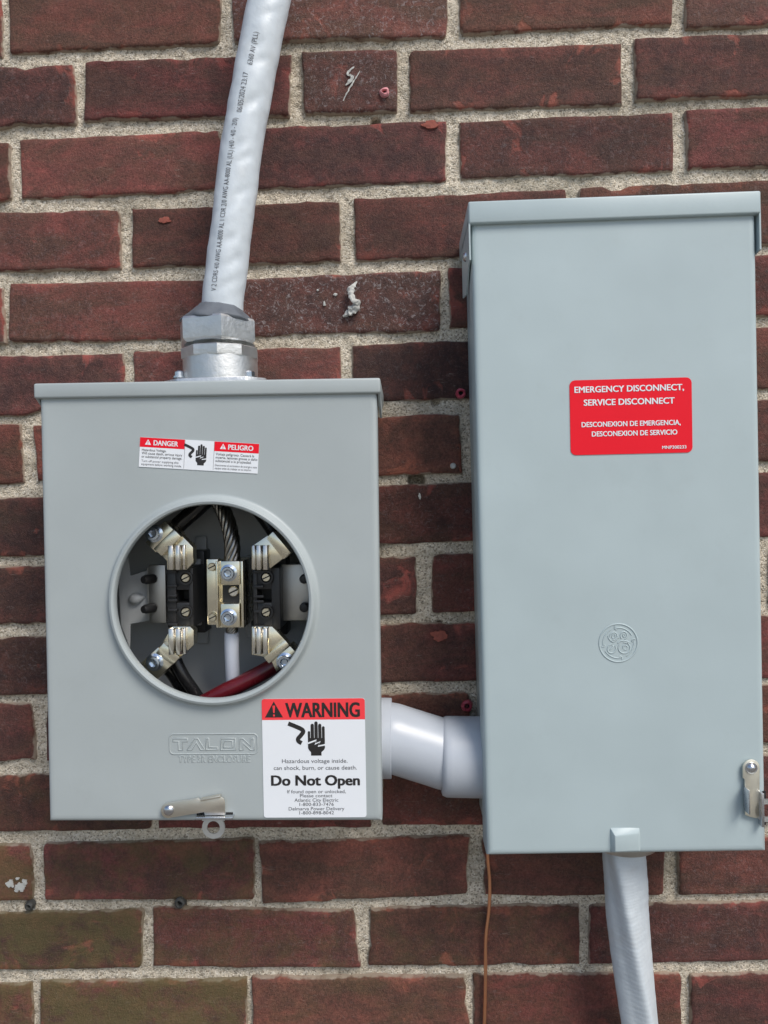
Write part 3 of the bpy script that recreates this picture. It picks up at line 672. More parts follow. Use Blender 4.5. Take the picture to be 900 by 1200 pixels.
for ch, x0, x1 in (('T', 203, 219.8), ('A', 219.5, 240.2), ('L', 241.3, 255), ('O', 258.6, 276), ('N', 280.6, 297.5)):
    a, b = emb(x0, 865.4), emb(x1, 878.8)
    for poly in GL[ch]: bead(bm, [(a.x + u * (b.x - a.x), e0, b.z + w * (a.z - b.z)) for u, w in poly], 0.00055)
finish('embossed_lettering', bm, 'paint_l', cover, angle=80)
s0, s1 = emb(209, 889.5), emb(293, 888.5)
a, faces = text_mesh('TYPE 3R ENCLOSURE'); sx_ = (s1.x - s0.x) / (a[:, 0].max() - a[:, 0].min()); sz_ = 0.0056 / cap_h(); x_0 = a[:, 0].min()
edges = {}
for f in faces:
    for p_, q_ in zip(f, f[1:] + f[:1]): edges[(p_, q_)] = 1
nxt = {p_: q_ for (p_, q_) in edges if (q_, p_) not in edges}
bm = bmesh.new()
while nxt:                                            # one bead round every letter outline
    st = next(iter(nxt)); loop = [st]; k = nxt.pop(st)
    while k != st and k in nxt: loop.append(k); k = nxt.pop(k)
    if len(loop) > 2: bead(bm, [((a[i_, 0] - x_0) * sx_ + s0.x, e0, (a[i_, 1] - cap_h() / 2) * sz_ + s0.z) for i_ in loop], 0.00032, n=5)
finish('embossed_lettering', bm, 'paint_l', cover, angle=80)

# --- sealing latch under the hole
lz = lambda x, y, Y: (lambda p: (p.x, p.z))(Lp(180 + x / 6.92, 850 + y / 6.92, Y))
bm = bmesh.new(); yl = -DL - 0.0035
prism(bm, [lz(x, y, yl) for x, y in ((62, 690), (66, 665), (82, 640), (112, 625), (330, 592), (362, 586), (376, 602), (396, 606), (545, 578), (570, 590), (580, 625), (582, 700), (575, 722), (418, 728), (412, 702), (165, 742), (120, 752), (85, 742), (67, 718))], yl + .0006, yl - .0010, 0.0004)
latch = finish('latch_arm', bm, 'yellow', meter); latch['label'] = 'tarnished steel latch arm'
bm = bmesh.new(); pv_ = Lp(180 + 125 / 6.92, 850 + 686 / 6.92, yl); lathe(bm, [(0.0044, -.0035), (0.0044, .0012), (0.0039, .0021), (0.0027, .0030), (0.0013, .0034), (0, .0035)], 24, look(pv_, (0, -1, 0))); finish('rivet', bm, 'galv', latch)
bm = bmesh.new(); p0, p1 = Lp(180 + 388 / 6.92, 850 + 598 / 6.92, yl), Lp(180 + 548 / 6.92, 850 + 566 / 6.92, yl)
ang_ = math.atan2(p1.z - p0.z, p1.x - p0.x); mid_ = (p0 + p1) / 2; ln = (p1 - p0).length
Mf = Matrix.Translation(mid_) @ Matrix.Rotation(-ang_, 4, 'Y'); box(bm, -ln / 2, ln / 2, -0.0035, 0.001, -0.0010, 0.0010, 0.0005, 2, Mf); finish('folded_lip', bm, 'yellow', latch)
# hasp: slotted bar and seal ring hanging below the edge
bm = bmesh.new(); h0, h1 = Lp(180 + 350 / 6.92, 850 + 738 / 6.92, yl), Lp(180 + 650 / 6.92, 850 + 741 / 6.92, yl)
box(bm, h0.x, h1.x, yl - .004, -DL + 0.004, h0.z - .0012, h0.z + .0008, 0.0006)
hasp = finish('hasp', bm, 'galv', meter)
bm = bmesh.new(); rc = Lp(250.4, 969.2, yl)
ro, ri = 0.0095, 0.0053; rc.y = yl
lathe(bm, [(ri, .0008), (ri, -.0008), (ro, -.0008), (ro, .0008)], 36, look(rc, (0, -1, 0)), close=True)
box(bm, rc.x - ro, rc.x + ro, yl - .0007, yl + .0007, rc.z + .0055, h0.z - .0011)
finish('seal_ring', bm, 'zinc', hasp)
for xs in (380, 616):
    bm = bmesh.new(); c = Lp(180 + xs / 6.92, 850 + 722 / 6.92, -DL); box(bm, c.x - .0030, c.x + .0030, -DL - .0006, -DL + .002, c.z - .0016, c.z + .0018); finish('slot', bm, 'dark', hasp, smooth=False)

# --- inside the hole
def IN(x, y, Y): return Lp(115 + x / 4.443, 570 + y / 4.443, Y)      # enlarged view, left half
def IR(x, y, Y): return Lp(245 + x / 4.443, 570 + y / 4.443, Y)      # enlarged view, right half
def hexbolt(parent, c, r, mat='bluezinc', name='lug_bolt', direction=(0, -1, 0)):
    bm = bmesh.new(); Mx = look(c, direction)
    lathe(bm, [(r * 1.32, 0), (r * 1.32, .0008), (r * 1.0, .0016), (r * 1.0, .0048), (r * .92, .0055), (r * .60, .0055)], 28, Mx)
    lathe(bm, [(r * .60, .0055), (r * .52, .0050), (r * .50, .0018), (0, .0016)], 6, Mx)
    return finish(name, bm, mat, parent, angle=25)
def slotscrew(parent, c, r, mat='tin'):
    bm = bmesh.new(); Mx = look(c, (0, -1, 0)); lathe(bm, [(r, 0), (r, .0022), (r * .85, .003), (0, .003)], 20, Mx)
    o = finish('screw', bm, mat, parent, angle=25)
    bm = bmesh.new(); box(bm, -r * .95, r * .95, -r * .14, r * .14, .0025, .0032, M=Mx @ Matrix.Rotation(rad(25), 4, 'Z')); finish('screw_slot', bm, 'dark', o, smooth=False)
    return o
YJ = -0.070      # face of the insulators
def poly_at(bm, pts, conv, Yf, Yb, bev=0.0004):
    q = [conv(x, y, Yf) for x, y in pts]; prism(bm, [(p.x, p.z) for p in q], Yb, Yf, bev)
def jaw_block(conv, x0, x1, y0, y1, sc, rec, lab):
    a, b = conv(x0, y0, YJ), conv(x1, y1, YJ); bm = bmesh.new()
    r0, r1 = conv(rec[0], rec[1], YJ), conv(rec[2], rec[3], YJ)
    # moulded body built round a square recess
    box(bm, a.x, r0.x, -0.03, YJ, b.z, a.z, .0006); box(bm, r1.x, b.x, -0.03, YJ + .0004, b.z, a.z, .0006)
    box(bm, r0.x - .001, r1.x + .001, -0.031, YJ + .0010, r0.z, a.z - .0005, .0006); box(bm, r0.x - .001, r1.x + .001, -0.031, YJ + .0010, b.z + .0005, r1.z, .0006)
    box(bm, r0.x - .001, r1.x + .001, -0.031, -0.046, r1.z, r0.z)
    w = b.x - a.x
    for zf in (.06, .30, .46, .54, .70, .94):       # ribs moulded across it
        z = a.z + (b.z - a.z) * zf; box(bm, a.x + w * .04, a.x + w * .40, YJ - .0025, YJ + .001, z - .0011, z + .0011, .0004)
    box(bm, a.x + w * .02, b.x - w * .02, -0.006, -0.029, b.z - .012, a.z + .012, .001)
    o = finish('insulator_block', bm, 'black', meter, angle=25)
    for x, y in sc:
        bm = bmesh.new(); c = conv(x, y, YJ); lathe(bm, [(.0060, .0), (.0060, .0028), (.0046, .0028), (.0044, .0006)], 22, look(c, (0, -1, 0))); finish('screw_boss', bm, 'black', o)
        slotscrew(o, c + Vector((0, -.0008, 0)), .0038)
    return o
jaw_block(IN, 357, 497, 425, 735, ((460, 475), (460, 652)), (405, 540, 473, 606), '')
jaw_block(IR, 228, 372, 425, 745, ((300, 472), (300, 652)), (250, 537, 325, 606), '')
def jaw(conv, x0, x1, y0, y1, flip):
    """folded spring jaw: two sprung leaves side by side over a base web"""
    a, b = conv(x0, y0, YJ - .016), conv(x1, y1, YJ - .016); bm = bmesh.new(); w = b.x - a.x; z0, z1 = b.z, a.z
    def leaf(prof):
        r_ = [[bm.verts.new((a.x + u * w, YJ + y, z)) for u, y in prof] for z in (z0, z1)]
        for k in range(len(prof) - 1): bm.faces.new((r_[0][k], r_[0][k + 1], r_[1][k + 1], r_[1][k]))
    ridge = [(.0, .001), (.0, -.0062), (.05, -.0078), (.27, -.0078), (.33, -.0062), (.35, -.0012), (.42, -.0012), (.44, -.0062), (.50, -.0078), (.70, -.0078), (.76, -.0062), (.78, -.0012), (.85, -.0012), (.87, -.0050), (.92, -.0060), (1.0, -.0060), (1.0, .001)]
    ridge = [(u, y - .008) for u, y in ridge]
    leaf(ridge if not flip else [(1 - u, y) for u, y in ridge][::-1])
    o = finish('meter_jaw', bm, 'jaw', meter, angle=14, recalc=False)
    sm = o.modifiers.new('thick', 'SOLIDIFY'); sm.thickness = 0.0011; sm.offset = 0
    bv = o.modifiers.new('round', 'BEVEL'); bv.width = 0.0003; bv.segments = 1
    return o
def lug(j, conv, web, block, boltp, capfold, mat='tin', bolt=True):
    bm = bmesh.new(); poly_at(bm, web, conv, YJ - .008, YJ + .004, .0004)
    finish('lug_web', bm, mat, j)
    bm = bmesh.new(); poly_at(bm, block, conv, YJ - .0125, YJ + .012, .0005); finish('lug', bm, mat, j)
    if capfold:
        bm = bmesh.new(); poly_at(bm, capfold, conv, YJ - .0145, YJ - .003, .0004); finish('lug_clamp', bm, mat, j)
    if bolt: hexbolt(j, conv(*boltp, YJ - .0122), .0058)
j = jaw(IN, 362, 448, 308, 434, False)
lug(j, IN, ((318, 345), (425, 245), (494, 318), (494, 398), (462, 434), (358, 434), (358, 390)), ((246, 292), (345, 178), (412, 248), (300, 345)), (292, 245), ((288, 325), (392, 222), (432, 262), (330, 362)))
j = jaw(IN, 364, 450, 742, 876, False)
lug(j, IN, ((385, 730), (478, 730), (498, 750), (498, 825), (405, 912), (322, 835)), ((210, 930), (312, 838), (395, 918), (300, 1012)), (296, 915), ((300, 868), (340, 815), (425, 890), (388, 930)))
j = jaw(IR, 226, 306, 308, 434, True)
lug(j, IR, ((222, 312), (305, 255), (402, 362), (312, 432), (222, 432)), ((300, 270), (338, 236), (428, 345), (388, 380)), (398, 300), ((305, 262), (333, 234), (424, 342), (394, 372)), bolt=False)
j = jaw(IR, 226, 306, 740, 874, True)
lug(j, IR, ((222, 730), (328, 730), (402, 808), (306, 892), (222, 876)), ((350, 965), (322, 905), (420, 832), (470, 880)), (396, 910), ((285, 892), (395, 800), (418, 828), (312, 924)))
# mounting brackets and spring plates beside the insulators
bm = bmesh.new(); a, b = IN(262, 408, -.052), IN(357, 712, -.052); box(bm, a.x, b.x, -.050, -.053, b.z, a.z, .001); box(bm, a.x - .0015, a.x + .001, -.006, -.052, b.z + .003, a.z - .003)
br = finish('bracket', bm, 'alu', meter)
for y in (480, 632):
    bm = bmesh.new(); c = IN(288, y, -.053); lathe(bm, [(.0042, 0), (.0042, .009), (.0032, .012), (0, .0125)], 18, look(c, (-.55, -1, 0))); finish('pin', bm, 'black', br)
bm = bmesh.new(); a, b = IR(374, 405, -.052), IR(560, 698, -.052); box(bm, a.x, b.x, -.050, -.053, b.z, a.z, .001); box(bm, b.x - .001, b.x + .0015, -.006, -.052, b.z + .003, a.z - .003)
br = finish('bracket', bm, 'alu', meter)
for y in (478, 625):
    bm = bmesh.new(); c = IR(500, y, -.053); lathe(bm, [(.0042, 0), (.0042, .007), (.0032, .009), (0, .0095)], 18, look(c, (0, -1, 0))); finish('pin', bm, 'black', br)
bm = bmesh.new(); poly_at(bm, ((100, 400), (155, 368), (168, 465), (255, 438), (262, 700), (168, 716), (165, 842), (118, 720)), IN, -.046, -.0445, .0004)
fl = finish('side_shield', bm, 'inner', meter)
bm = bmesh.new(); c0, c1 = IN(172, 590, -.046), IN(250, 572, -.046); tube(bm, spline([c0, (c0 + c1) / 2 + Vector((0, -.002, 0)), c1], 10), lambda i, a_: .0052 * math.sin(math.pi * min(1, .25 + i / 12)), 16); finish('pressed_rib', bm, 'inner', fl)
bm = bmesh.new(); a, b = IN(500, 260, -.012), IN(572, 822, -.012); box(bm, a.x, b.x, -.006, -.011, b.z, a.z, .002); a, b = IN(498, 378, -.03), IN(540, 722, -.03); box(bm, a.x, b.x, -.011, -.032, b.z, a.z, .001)
finish('back_rail', bm, 'inner', meter)
bm = bmesh.new(); a, b = IR(190, 360, -.02), IR(226, 780, -.02); box(bm, a.x, b.x, -.006, -.024, b.z, a.z, .001); finish('back_rail', bm, 'inner', meter)
# neutral bar
bm = bmesh.new(); YN = -.066
a, b = IN(562, 380, YN), IN(628, 722, YN); box(bm, a.x, b.x, -.055, YN + .001, b.z, a.z, .0006)
a, b = IR(30, 388, YN), IR(184, 735, YN); box(bm, a.x, b.x, -.02, YN, b.z, a.z, .0006)
ab, bb = a, b
neu = finish('neutral_bar', bm, 'tin', meter)
for x0, x1 in ((36, 50), (163, 182)):
    bm = bmesh.new(); a, b = IR(x0, 389, YN - .008), IR(x1, 734, YN - .008); box(bm, a.x, b.x, YN + .001, YN - .0085, b.z, a.z, .0005); finish('channel_side', bm, 'tin', neu)
for y0, y1, yc in ((390, 512, 450), (612, 734, 680)):
    bm = bmesh.new(); a, b = IR(60, y0, YN - .010), IR(160, y1, YN - .010); box(bm, a.x, b.x, YN + .001, YN - .010, b.z, a.z, .0006); finish('lug', bm, 'tin', neu)
    hexbolt(neu, IR(103, yc, YN - .010), .0056)
bm = bmesh.new(); a, b = IR(70, 514, YN - .001), IR(158, 610, YN - .001); box(bm, a.x, b.x, YN + .0005, YN - .0008, b.z, a.z); finish('gap_shade_sheet', bm, 'black', neu, smooth=False)  # black sheet stands in for the shade in the gap between the lugs
slotscrew(neu, IR(130, 545, YN - .001), .0046, 'jaw')
for x, y in ((595, 418), (598, 680)): slotscrew(neu, IN(x, y, YN), .0036)

# ------------------------------------------------------------------ conductors inside the meter socket
def strand_wire(name, label, pts, R, r, turns, n, mat, ns=60):
    P = spline(pts, ns); fr = frames(P); bm = bmesh.new()
    for k in range(n):
        path = []
        for i, (p, t, nr, sd) in enumerate(fr):
            a = 2 * math.pi * (k / n + turns * i / (ns - 1)); path.append(p + (nr * math.cos(a) + sd * math.sin(a)) * R)
        tube(bm, path, r, 7, cap=False)
    tube(bm, P, R * .75, 10)
    o = finish(name, bm, mat, angle=80); o['label'] = label; o['category'] = 'wire'
    return o
def W(p): return ML @ p
strand_wire('stranded_conductor', 'bare twisted aluminium strands dropping into the middle lug of the meter socket', [W(IR(20, 20, -.05)), W(IR(55, 90, -.052)), W(IR(95, 180, -.056)), W(IR(118, 280, -.060)), W(IR(120, 395, -.062))], .0047, .0026, 1.15, 8, 'strand')
def wire(name, label, pts, r, mat, ns=48):
    P = spline(pts, ns); bm = bmesh.new(); tube(bm, P, lambda i, a: r * (1 + .02 * noise.noise(P[i] * 60)), 24)
    o = finish(name, bm, mat, angle=60); o['label'] = label; o['category'] = 'wire'; return o
wire('insulated_conductor', 'white insulated wire hanging from the middle lug of the meter socket', [W(IR(118, 758, -.060)), W(IR(118, 850, -.058)), W(IR(122, 960, -.055)), W(IR(128, 1080, -.05)), W(IR(150, 1200, -.045))], .0064, 'cable_white')
strand_wire('bare_conductor_end', 'short bare twisted wire end between middle lug and white insulation', [W(IR(118, 728, -.060)), W(IR(118, 770, -.060))], .0040, .0014, .25, 11, 'strand', 10)
wire('insulated_conductor', 'dark red insulated wire leaving the lower right lug of the meter socket', [W(IR(375, 900, -.058)), W(IR(310, 950, -.060)), W(IR(180, 1020, -.064)), W(IR(50, 1085, -.066)), W(IR(-80, 1160, -.064)), W(IR(-200, 1260, -.05))], .0073, 'cable_red')
wire('insulated_conductor', 'black insulated wire leaving the lower left lug, nearer the round rim', [W(IN(350, 930, -.052)), W(IN(395, 990, -.05)), W(IN(450, 1080, -.046)), W(IN(500, 1180, -.04))], .0056, 'cable_black')
wire('insulated_conductor', 'glossy black insulated wire below the lower left lug, beside the white wire', [W(IN(400, 900, -.060)), W(IN(440, 980, -.060)), W(IN(500, 1070, -.056)), W(IN(570, 1180, -.05))], .0056, 'cable_black')
wire('insulated_conductor', 'black insulated wire running up from the upper left lug', [W(IN(360, 260, -.05)), W(IN(430, 190, -.048)), W(IN(510, 120, -.045)), W(IN(620, 20, -.04))], .0075, 'cable_black')
wire('insulated_conductor', 'black insulated wire running up behind the upper right lug', [W(IR(390, 330, -.05)), W(IR(340, 230, -.04)), W(IR(260, 120, -.035)), W(IR(170, 20, -.035))], .0075, 'cable_black')

# ------------------------------------------------------------------ cable connector and cable above the meter socket
YC = -0.052
base = pt(259, 446, YC)
con = thing('cable_connector', 'silver die-cast cable connector sealed with grey putty on top of the meter socket', 'connector', base)
def CH(y): return (pt(259, y, YC - .031) - base).z
S_ = 1.0 / (FOC / (YC - CAMY))
def cm(dx=0): return Matrix.Translation((dx, 0, 0))
sl = lambda z: Matrix.Translation((0.0, 0, z))
R1 = 43.2 * S_
bm = bmesh.new()
flange_pts = [(-.046, -.020), (-.046, .020), (-.030, .034), (.030, .034), (.044, .020), (.044, -.020), (.030, -.034), (-.030, -.034)]
fz0, fz1 = CH(452) , CH(442)
v0 = [bm.verts.new((x, y, fz0 - .004)) for x, y in flange_pts]; v1 = [bm.verts.new((x, y, fz1)) for x, y in flange_pts]
bm.faces.new(v0[::-1]); bm.faces.new(v1)
for k in range(8): bm.faces.new((v0[k], v0[(k + 1) % 8], v1[(k + 1) % 8], v1[k]))
bmesh.ops.bevel(bm, geom=list(bm.edges), offset=.0012, segments=2, profile=.5, affect='EDGES')
finish('flange', bm, 'zinc', con)
bm = bmesh.new(); lathe(bm, [(R1 * 1.0, CH(443)), (R1 * 1.0, CH(437)), (R1 * .995, CH(414)), (R1 * .97, CH(412.5)), (R1 * .9, CH(412))], 56); finish('hub_body', bm, 'zinc', con)
bm = bmesh.new(); lathe(bm, [(R1 * .90, CH(414)), (R1 * 1.04, CH(414.5)), (R1 * 1.05, CH(412)), (R1 * 1.05, CH(403)), (R1 * 1.02, CH(401.5)), (R1 * .9, CH(401))], 10, Matrix.Rotation(rad(27), 4, 'Z')); finish('lock_ring', bm, 'zinc', con, angle=20)
bm = bmesh.new()
for i in range(5):
    zc = CH(401 - i * 1.1); lathe(bm, [(R1 * .88, zc - .0005), (R1 * .945, zc), (R1 * .88, zc + .0005)], 40)
lathe(bm, [(R1 * .89, CH(402)), (R1 * .89, CH(394))], 40); finish('thread', bm, 'zinc', con)
bm = bmesh.new(); lathe(bm, [(R1 * .85, CH(397.5)), (R1 * .98, CH(397.3)), (R1 * 1.075, CH(394)), (R1 * 1.085, CH(392)), (R1 * 1.085, CH(370)), (R1 * 1.05, CH(367.5)), (R1 * .8, CH(366.5))], 6, Matrix.Translation((-.002, 0, 0)) @ Matrix.Rotation(rad(49), 4, 'Z')); finish('gland_nut', bm, 'zinc', con, angle=20)
bm = bmesh.new()
lathe(bm, [(R1 * .90, CH(371)), (R1 * .97, CH(368)), (R1 * .95, CH(365)), (R1 * .84, CH(360)), (R1 * .72, CH(355)), (R1 * .62, CH(350.5)), (R1 * .58, CH(349)), (R1 * .50, CH(350))], 48, Matrix.Translation((-.001, 0, 0)))
bmesh.ops.subdivide_edges(bm, edges=list(bm.edges), cuts=1, use_grid_fill=True)
for vt in bm.verts:
    vt.co += 0.0022 * noise.noise_vector(vt.co * 55) + .0008 * noise.noise_vector(vt.co * 160)
finish('sealing_putty', bm, 'putty', con, angle=70)
for x in (210, 293):
    bm = bmesh.new(); c = pt(x, 442, YC - .016) - base; lathe(bm, [(.0055, -.001), (.0055, .0006), (.0042, .0007), (.0042, .0042), (.0034, .0052), (0, .0053)], 6 if x > 250 else 18, Matrix.Translation(c)); finish('screw', bm, 'galv', con, angle=25)

JR = 0.0183
cpts = [pt(259.5, 385, -.052), pt(261.5, 349, -.052), pt(268.2, 295, -.052), pt(274.6, 240, -.0515), pt(281.8, 182, -.051), pt(290, 132, -.0505), pt(301.5, 70, -.050), pt(316, 0, -.049), pt(332, -75, -.048), pt(350, -160, -.046), pt(372, -270, -.044), pt(398, -420, -.042)]; cpts.append(cpts[-1] + Vector((.06, .004, .9)))
NP = 325
cpath = spline(cpts, NP); cfr = frames(cpath); clen = np.concatenate([[0], np.cumsum([(b - a).length for a, b in zip(cpath, cpath[1:])])])
def jr(s, a):
    r = JR * (1 + .034 * noise.noise(Vector((math.cos(a) * 1.3, math.sin(a) * 1.3, s * 42))) + .020 * noise.noise(Vector((math.cos(a) * 2.5, math.sin(a) * 2.5, s * 110 + 7))))
    for k in range(26):                              # dents left by the twisted conductors under the jacket
        sk = .035 + k * .0212 + .006 * math.sin(k * 2.9); da = math.atan2(math.sin(a - (.30 + .25 * math.sin(k * 1.7))), math.cos(a - (.30 + .25 * math.sin(k * 1.7))))
        dd = (da / .42) ** 2 + ((s - sk - da * .012) / .0052) ** 2
        if dd < 9: r -= .00105 * math.exp(-dd)
    return r
cable = thing('service_cable', 'pale grey jacketed cable with printed lettering rising from the connector', 'cable', cpath[0])
bm = bmesh.new(); tube(bm, [p - cpath[0] for p in cpath], lambda i, a: jr(clen[i], a), 56)
jk = finish('jacket', bm, 'jacket', cable, angle=80)
def print_on(body, s0, s1, a0, h):
    a, faces = text_mesh(body, -0.004); k = (s1 - s0) / (a[:, 0].max() - a[:, 0].min()); hz_ = h / cap_h(); vv = []
    for x, y, _ in a:
        s = s0 + (x - a[:, 0].min()) * k; ang = a0 - (y - cap_h() / 2) * hz_ / JR
        i = int(np.searchsorted(clen, s)) - 1; i = max(0, min(NP - 2, i)); f = (s - clen[i]) / (clen[i + 1] - clen[i])
        p = cfr[i][0].lerp(cfr[i + 1][0], f); nr = cfr[i][2].lerp(cfr[i + 1][2], f); sd = cfr[i][3].lerp(cfr[i + 1][3], f)
        vv.append(p + (nr * math.cos(ang) + sd * math.sin(ang)) * (jr(s, ang) + .00035) - cpath[0])
    me = bpy.data.meshes.new('printed_lettering'); me.from_pydata(vv, [], faces); me.materials.append(MT['ink_grey'])
    o = bpy.data.objects.new('printed_lettering', me); C.objects.link(o); o.parent = jk
def s_at(y):            # arc length where the cable crosses photo row y
    best = min(range(NP), key=lambda i: abs((cpath[i] - pt(cpx(y), y, -.0505)).length)); return clen[best]
def cpx(y): return np.interp(y, [-75, 0, 70, 132, 182, 240, 295, 349], [332, 316, 301.5, 290, 281.8, 274.6, 268.2, 261.5])
print_on('V 2 CDRS 4/0 AWG AA-8000 AL 1 CDR 2/0 AWG AA-8000 AL (UL) (4/0 - 4/0 - 2/0)', s_at(347), s_at(152), -.24, .0046)
print_on('06/05/2024 23:17', s_at(143), s_at(99), -.12, .0046)
print_on('6360 AV (PLL)', s_at(89), s_at(51), -.02, .0046)

# ------------------------------------------------------------------ disconnect (right box)
DR = 0.102
RW, RH = 0.2325, 0.5330
cR = Vector((0.5465, 0, -0.4655 + ZB))
rT, rB = pt(720, 236, -DR), pt(733, 997.5, -DR)
RROT = 0.0
q = [pt(553.5, 262, -DR), pt(887, 253, -DR), pt(897, 995.5, -DR), pt(569, 999, -DR)]
cR.x = (q[0].x + q[1].x + q[2].x + q[3].x) / 4; RW = ((q[1].x - q[0].x) + (q[2].x - q[3].x)) / 2
zbot = (q[2].z + q[3].z) / 2 - 0.0024; ztop = (pt(549, 237, -DR).z + pt(892, 226, -DR).z) / 2 - 0.001
RH = ztop - zbot; cR.z = (ztop + zbot) / 2
MR = Matrix.Translation(cR); MRi = MR.inverted()
def Rp(x, y, Y): return MRi @ pt(x, y, Y)
disc = thing('disconnect_box', 'tall pale grey steel disconnect box with red sticker and bottom latch', 'disconnect box', cR, RROT)
rx, rz = RW / 2, RH / 2
bm = bmesh.new()
plate_loops(bm, rx, rz, 0, 0, [('r', .05, -DR), ('r', .0060, -DR), ('r', .0036, -DR), ('r', .0018, -DR + .0005), ('r', .0006, -DR + .0016), ('r', 0, -DR + .0034), ('r', 0, -DR + .030), ('r', .0012, -DR + .030), ('r', .0012, -DR + .004)], n=64)
bm.verts.ensure_lookup_table(); nl = len(bm.verts) // 9; bm.faces.new(bm.verts[:nl])
door = finish('door', bm, 'paint_r', disc, angle=40)
bm = bmesh.new(); box(bm, -rx + .0035, rx - .0035, -DR + .008, -0.003, -rz + .002, rz - .002, .002); finish('enclosure_body', bm, 'paint_r', disc)
# rain hood with its side plates
za, zb_ = Rp(549, 263.5, -DR - .004).z, rz
bm = bmesh.new(); ho = .0024
box(bm, -rx - ho, rx + ho, -DR - .0045, -0.004, za + .0008, zb_ + .0008, .0016, 3)
hood = finish('rain_hood', bm, 'paint_r', disc)
for s in (-1, 1):
    bm = bmesh.new(); xa, xb = s * (rx + ho), s * (rx + ho - .0013)
    prof = [(-DR - .0035, za + .004), (-.03, za + .004), (-.03, za - .040), (-DR + .036, za - .046), (-DR + .010, za - .030), (-DR - .0035, za - .028)]
    f0 = [bm.verts.new((xa, y, z)) for y, z in prof]; f1 = [bm.verts.new((xb, y, z)) for y, z in prof]
    bm.faces.new(f0); bm.faces.new(f1[::-1])
    for k in range(len(prof)): bm.faces.new((f0[k], f1[k], f1[(k + 1) % len(prof)], f0[(k + 1) % len(prof)]))
    sp = finish('side_plate', bm, 'paint_r', hood, smooth=False)
    bm = bmesh.new(); lathe(bm, [(.0042, 0), (.0040, .0012), (.0026, .0024), (0, .0028)], 20, look(Vector((s * (rx + ho), -DR + .028, za - .016)), (s, 0, 0))); finish('rivet', bm, 'galv', hood)
bm = bmesh.new(); c = Rp(755, 229, -.055); c.z = zb_ + .0008; lathe(bm, [(.005, 0), (.005, .002), (.003, .004), (0, .0042)], 16, Matrix.Translation(c)); finish('screw', bm, 'galv', hood)
# red sticker
Y2 = -DR - 0.0002
es, Me, We, He = sticker('emergency_sticker', 'red emergency disconnect sticker with white lettering', disc, Rp, ((667, 446), (809.8, 442), (812, 530.2), (669, 533.5)), Y2, 0, 0, 'st_red', 0.0045)
ux, uz, sx, sz = lay(We, He, 0, 808, 0, 492)
for body, x0, x1, yc, ch, bd in (('EMERGENCY DISCONNECT,', 33, 755, 63, 39, .028), ('SERVICE DISCONNECT', 93, 692, 149, 39, .028), ('DESCONEXION DE EMERGENCIA,', 76, 730, 293, 32, .028), ('DESCONEXION DE SERVICIO', 143, 707, 356, 32, .028), ('MNP300233', 607, 766, 455, 20, .022)):
    T_(es, Me, ux, uz, sx, sz, body, x0, x1, yc, ch, 'st_white', bd)
# embossed round monogram
gc = Rp(724.6, 753.4, -DR); gs = (Rp(747.2, 753.4, -DR).x - gc.x) / 290.0          # metres per enlarged unit
def ge(x, y): return (gc.x + (x - 452) * gs, -DR - .00005, gc.z - (y - 428) * gs)
def arc(cx, cy, rx_, ry_, a0, a1, n=26, tilt=0.0):
    out = []
    for k in range(n + 1):
        a = rad(a0 + (a1 - a0) * k / n); x, y = rx_ * math.cos(a), ry_ * math.sin(a); c_, s_ = math.cos(rad(tilt)), math.sin(rad(tilt))
        out.append(ge(cx + x * c_ - y * s_, cy + x * s_ + y * c_))
    return out
bm = bmesh.new(); gr = .00068
bead(bm, arc(452, 428, 288, 288, 0, 353, 70), gr)
for a0 in (-98, -8, 82, 172):                        # four curled hooks on the inner rim
    a1 = a0 + 68; pts = arc(452, 428, 232, 232, a0, a1, 16); c0 = rad(a0 - 4)
    hook = [ge(452 + r_ * math.cos(c0 + o_), 428 + r_ * math.sin(c0 + o_)) for r_, o_ in ((262, .02), (226, -.03), (205, .06), (216, .16))]
    bead(bm, hook[::-1][:1] + hook[:3][::-1] + [pts[0]] + pts[1:] if False else pts, gr * .8, closed=False); bead(bm, hook, gr * .8, closed=False)
bead(bm, arc(380, 325, 62, 52, 160, -130, 22, -55) , gr * .9, closed=False); bead(bm, arc(384, 325, 22, 36, 0, 340, 14, 20), gr * .8)
bead(bm, [ge(300, 318), ge(305, 350), ge(330, 385), ge(370, 412), ge(410, 395), ge(440, 350), ge(462, 345)], gr * .9, closed=False)
bead(bm, arc(535, 318, 48, 58, 120, 420, 20, 10), gr * .9, closed=False); bead(bm, arc(540, 315, 16, 22, 0, 340, 10), gr * .8)
bead(bm, arc(350, 515, 62, 70, -60, 250, 22, 25), gr * .9, closed=False); bead(bm, [ge(320, 530), ge(350, 510), ge(375, 475), ge(360, 470)], gr * .8, closed=False)
bead(bm, arc(540, 505, 88, 84, -100, 215, 28), gr * .9, closed=False); bead(bm, arc(555, 500, 36, 34, -200, 120, 18), gr * .8, closed=False)
bead(bm, [ge(445, 435), ge(475, 402), ge(530, 392), ge(590, 410), ge(620, 425), ge(560, 440)], gr * .9, closed=False)
finish('embossed_monogram', bm, 'paint_r', door, angle=80)
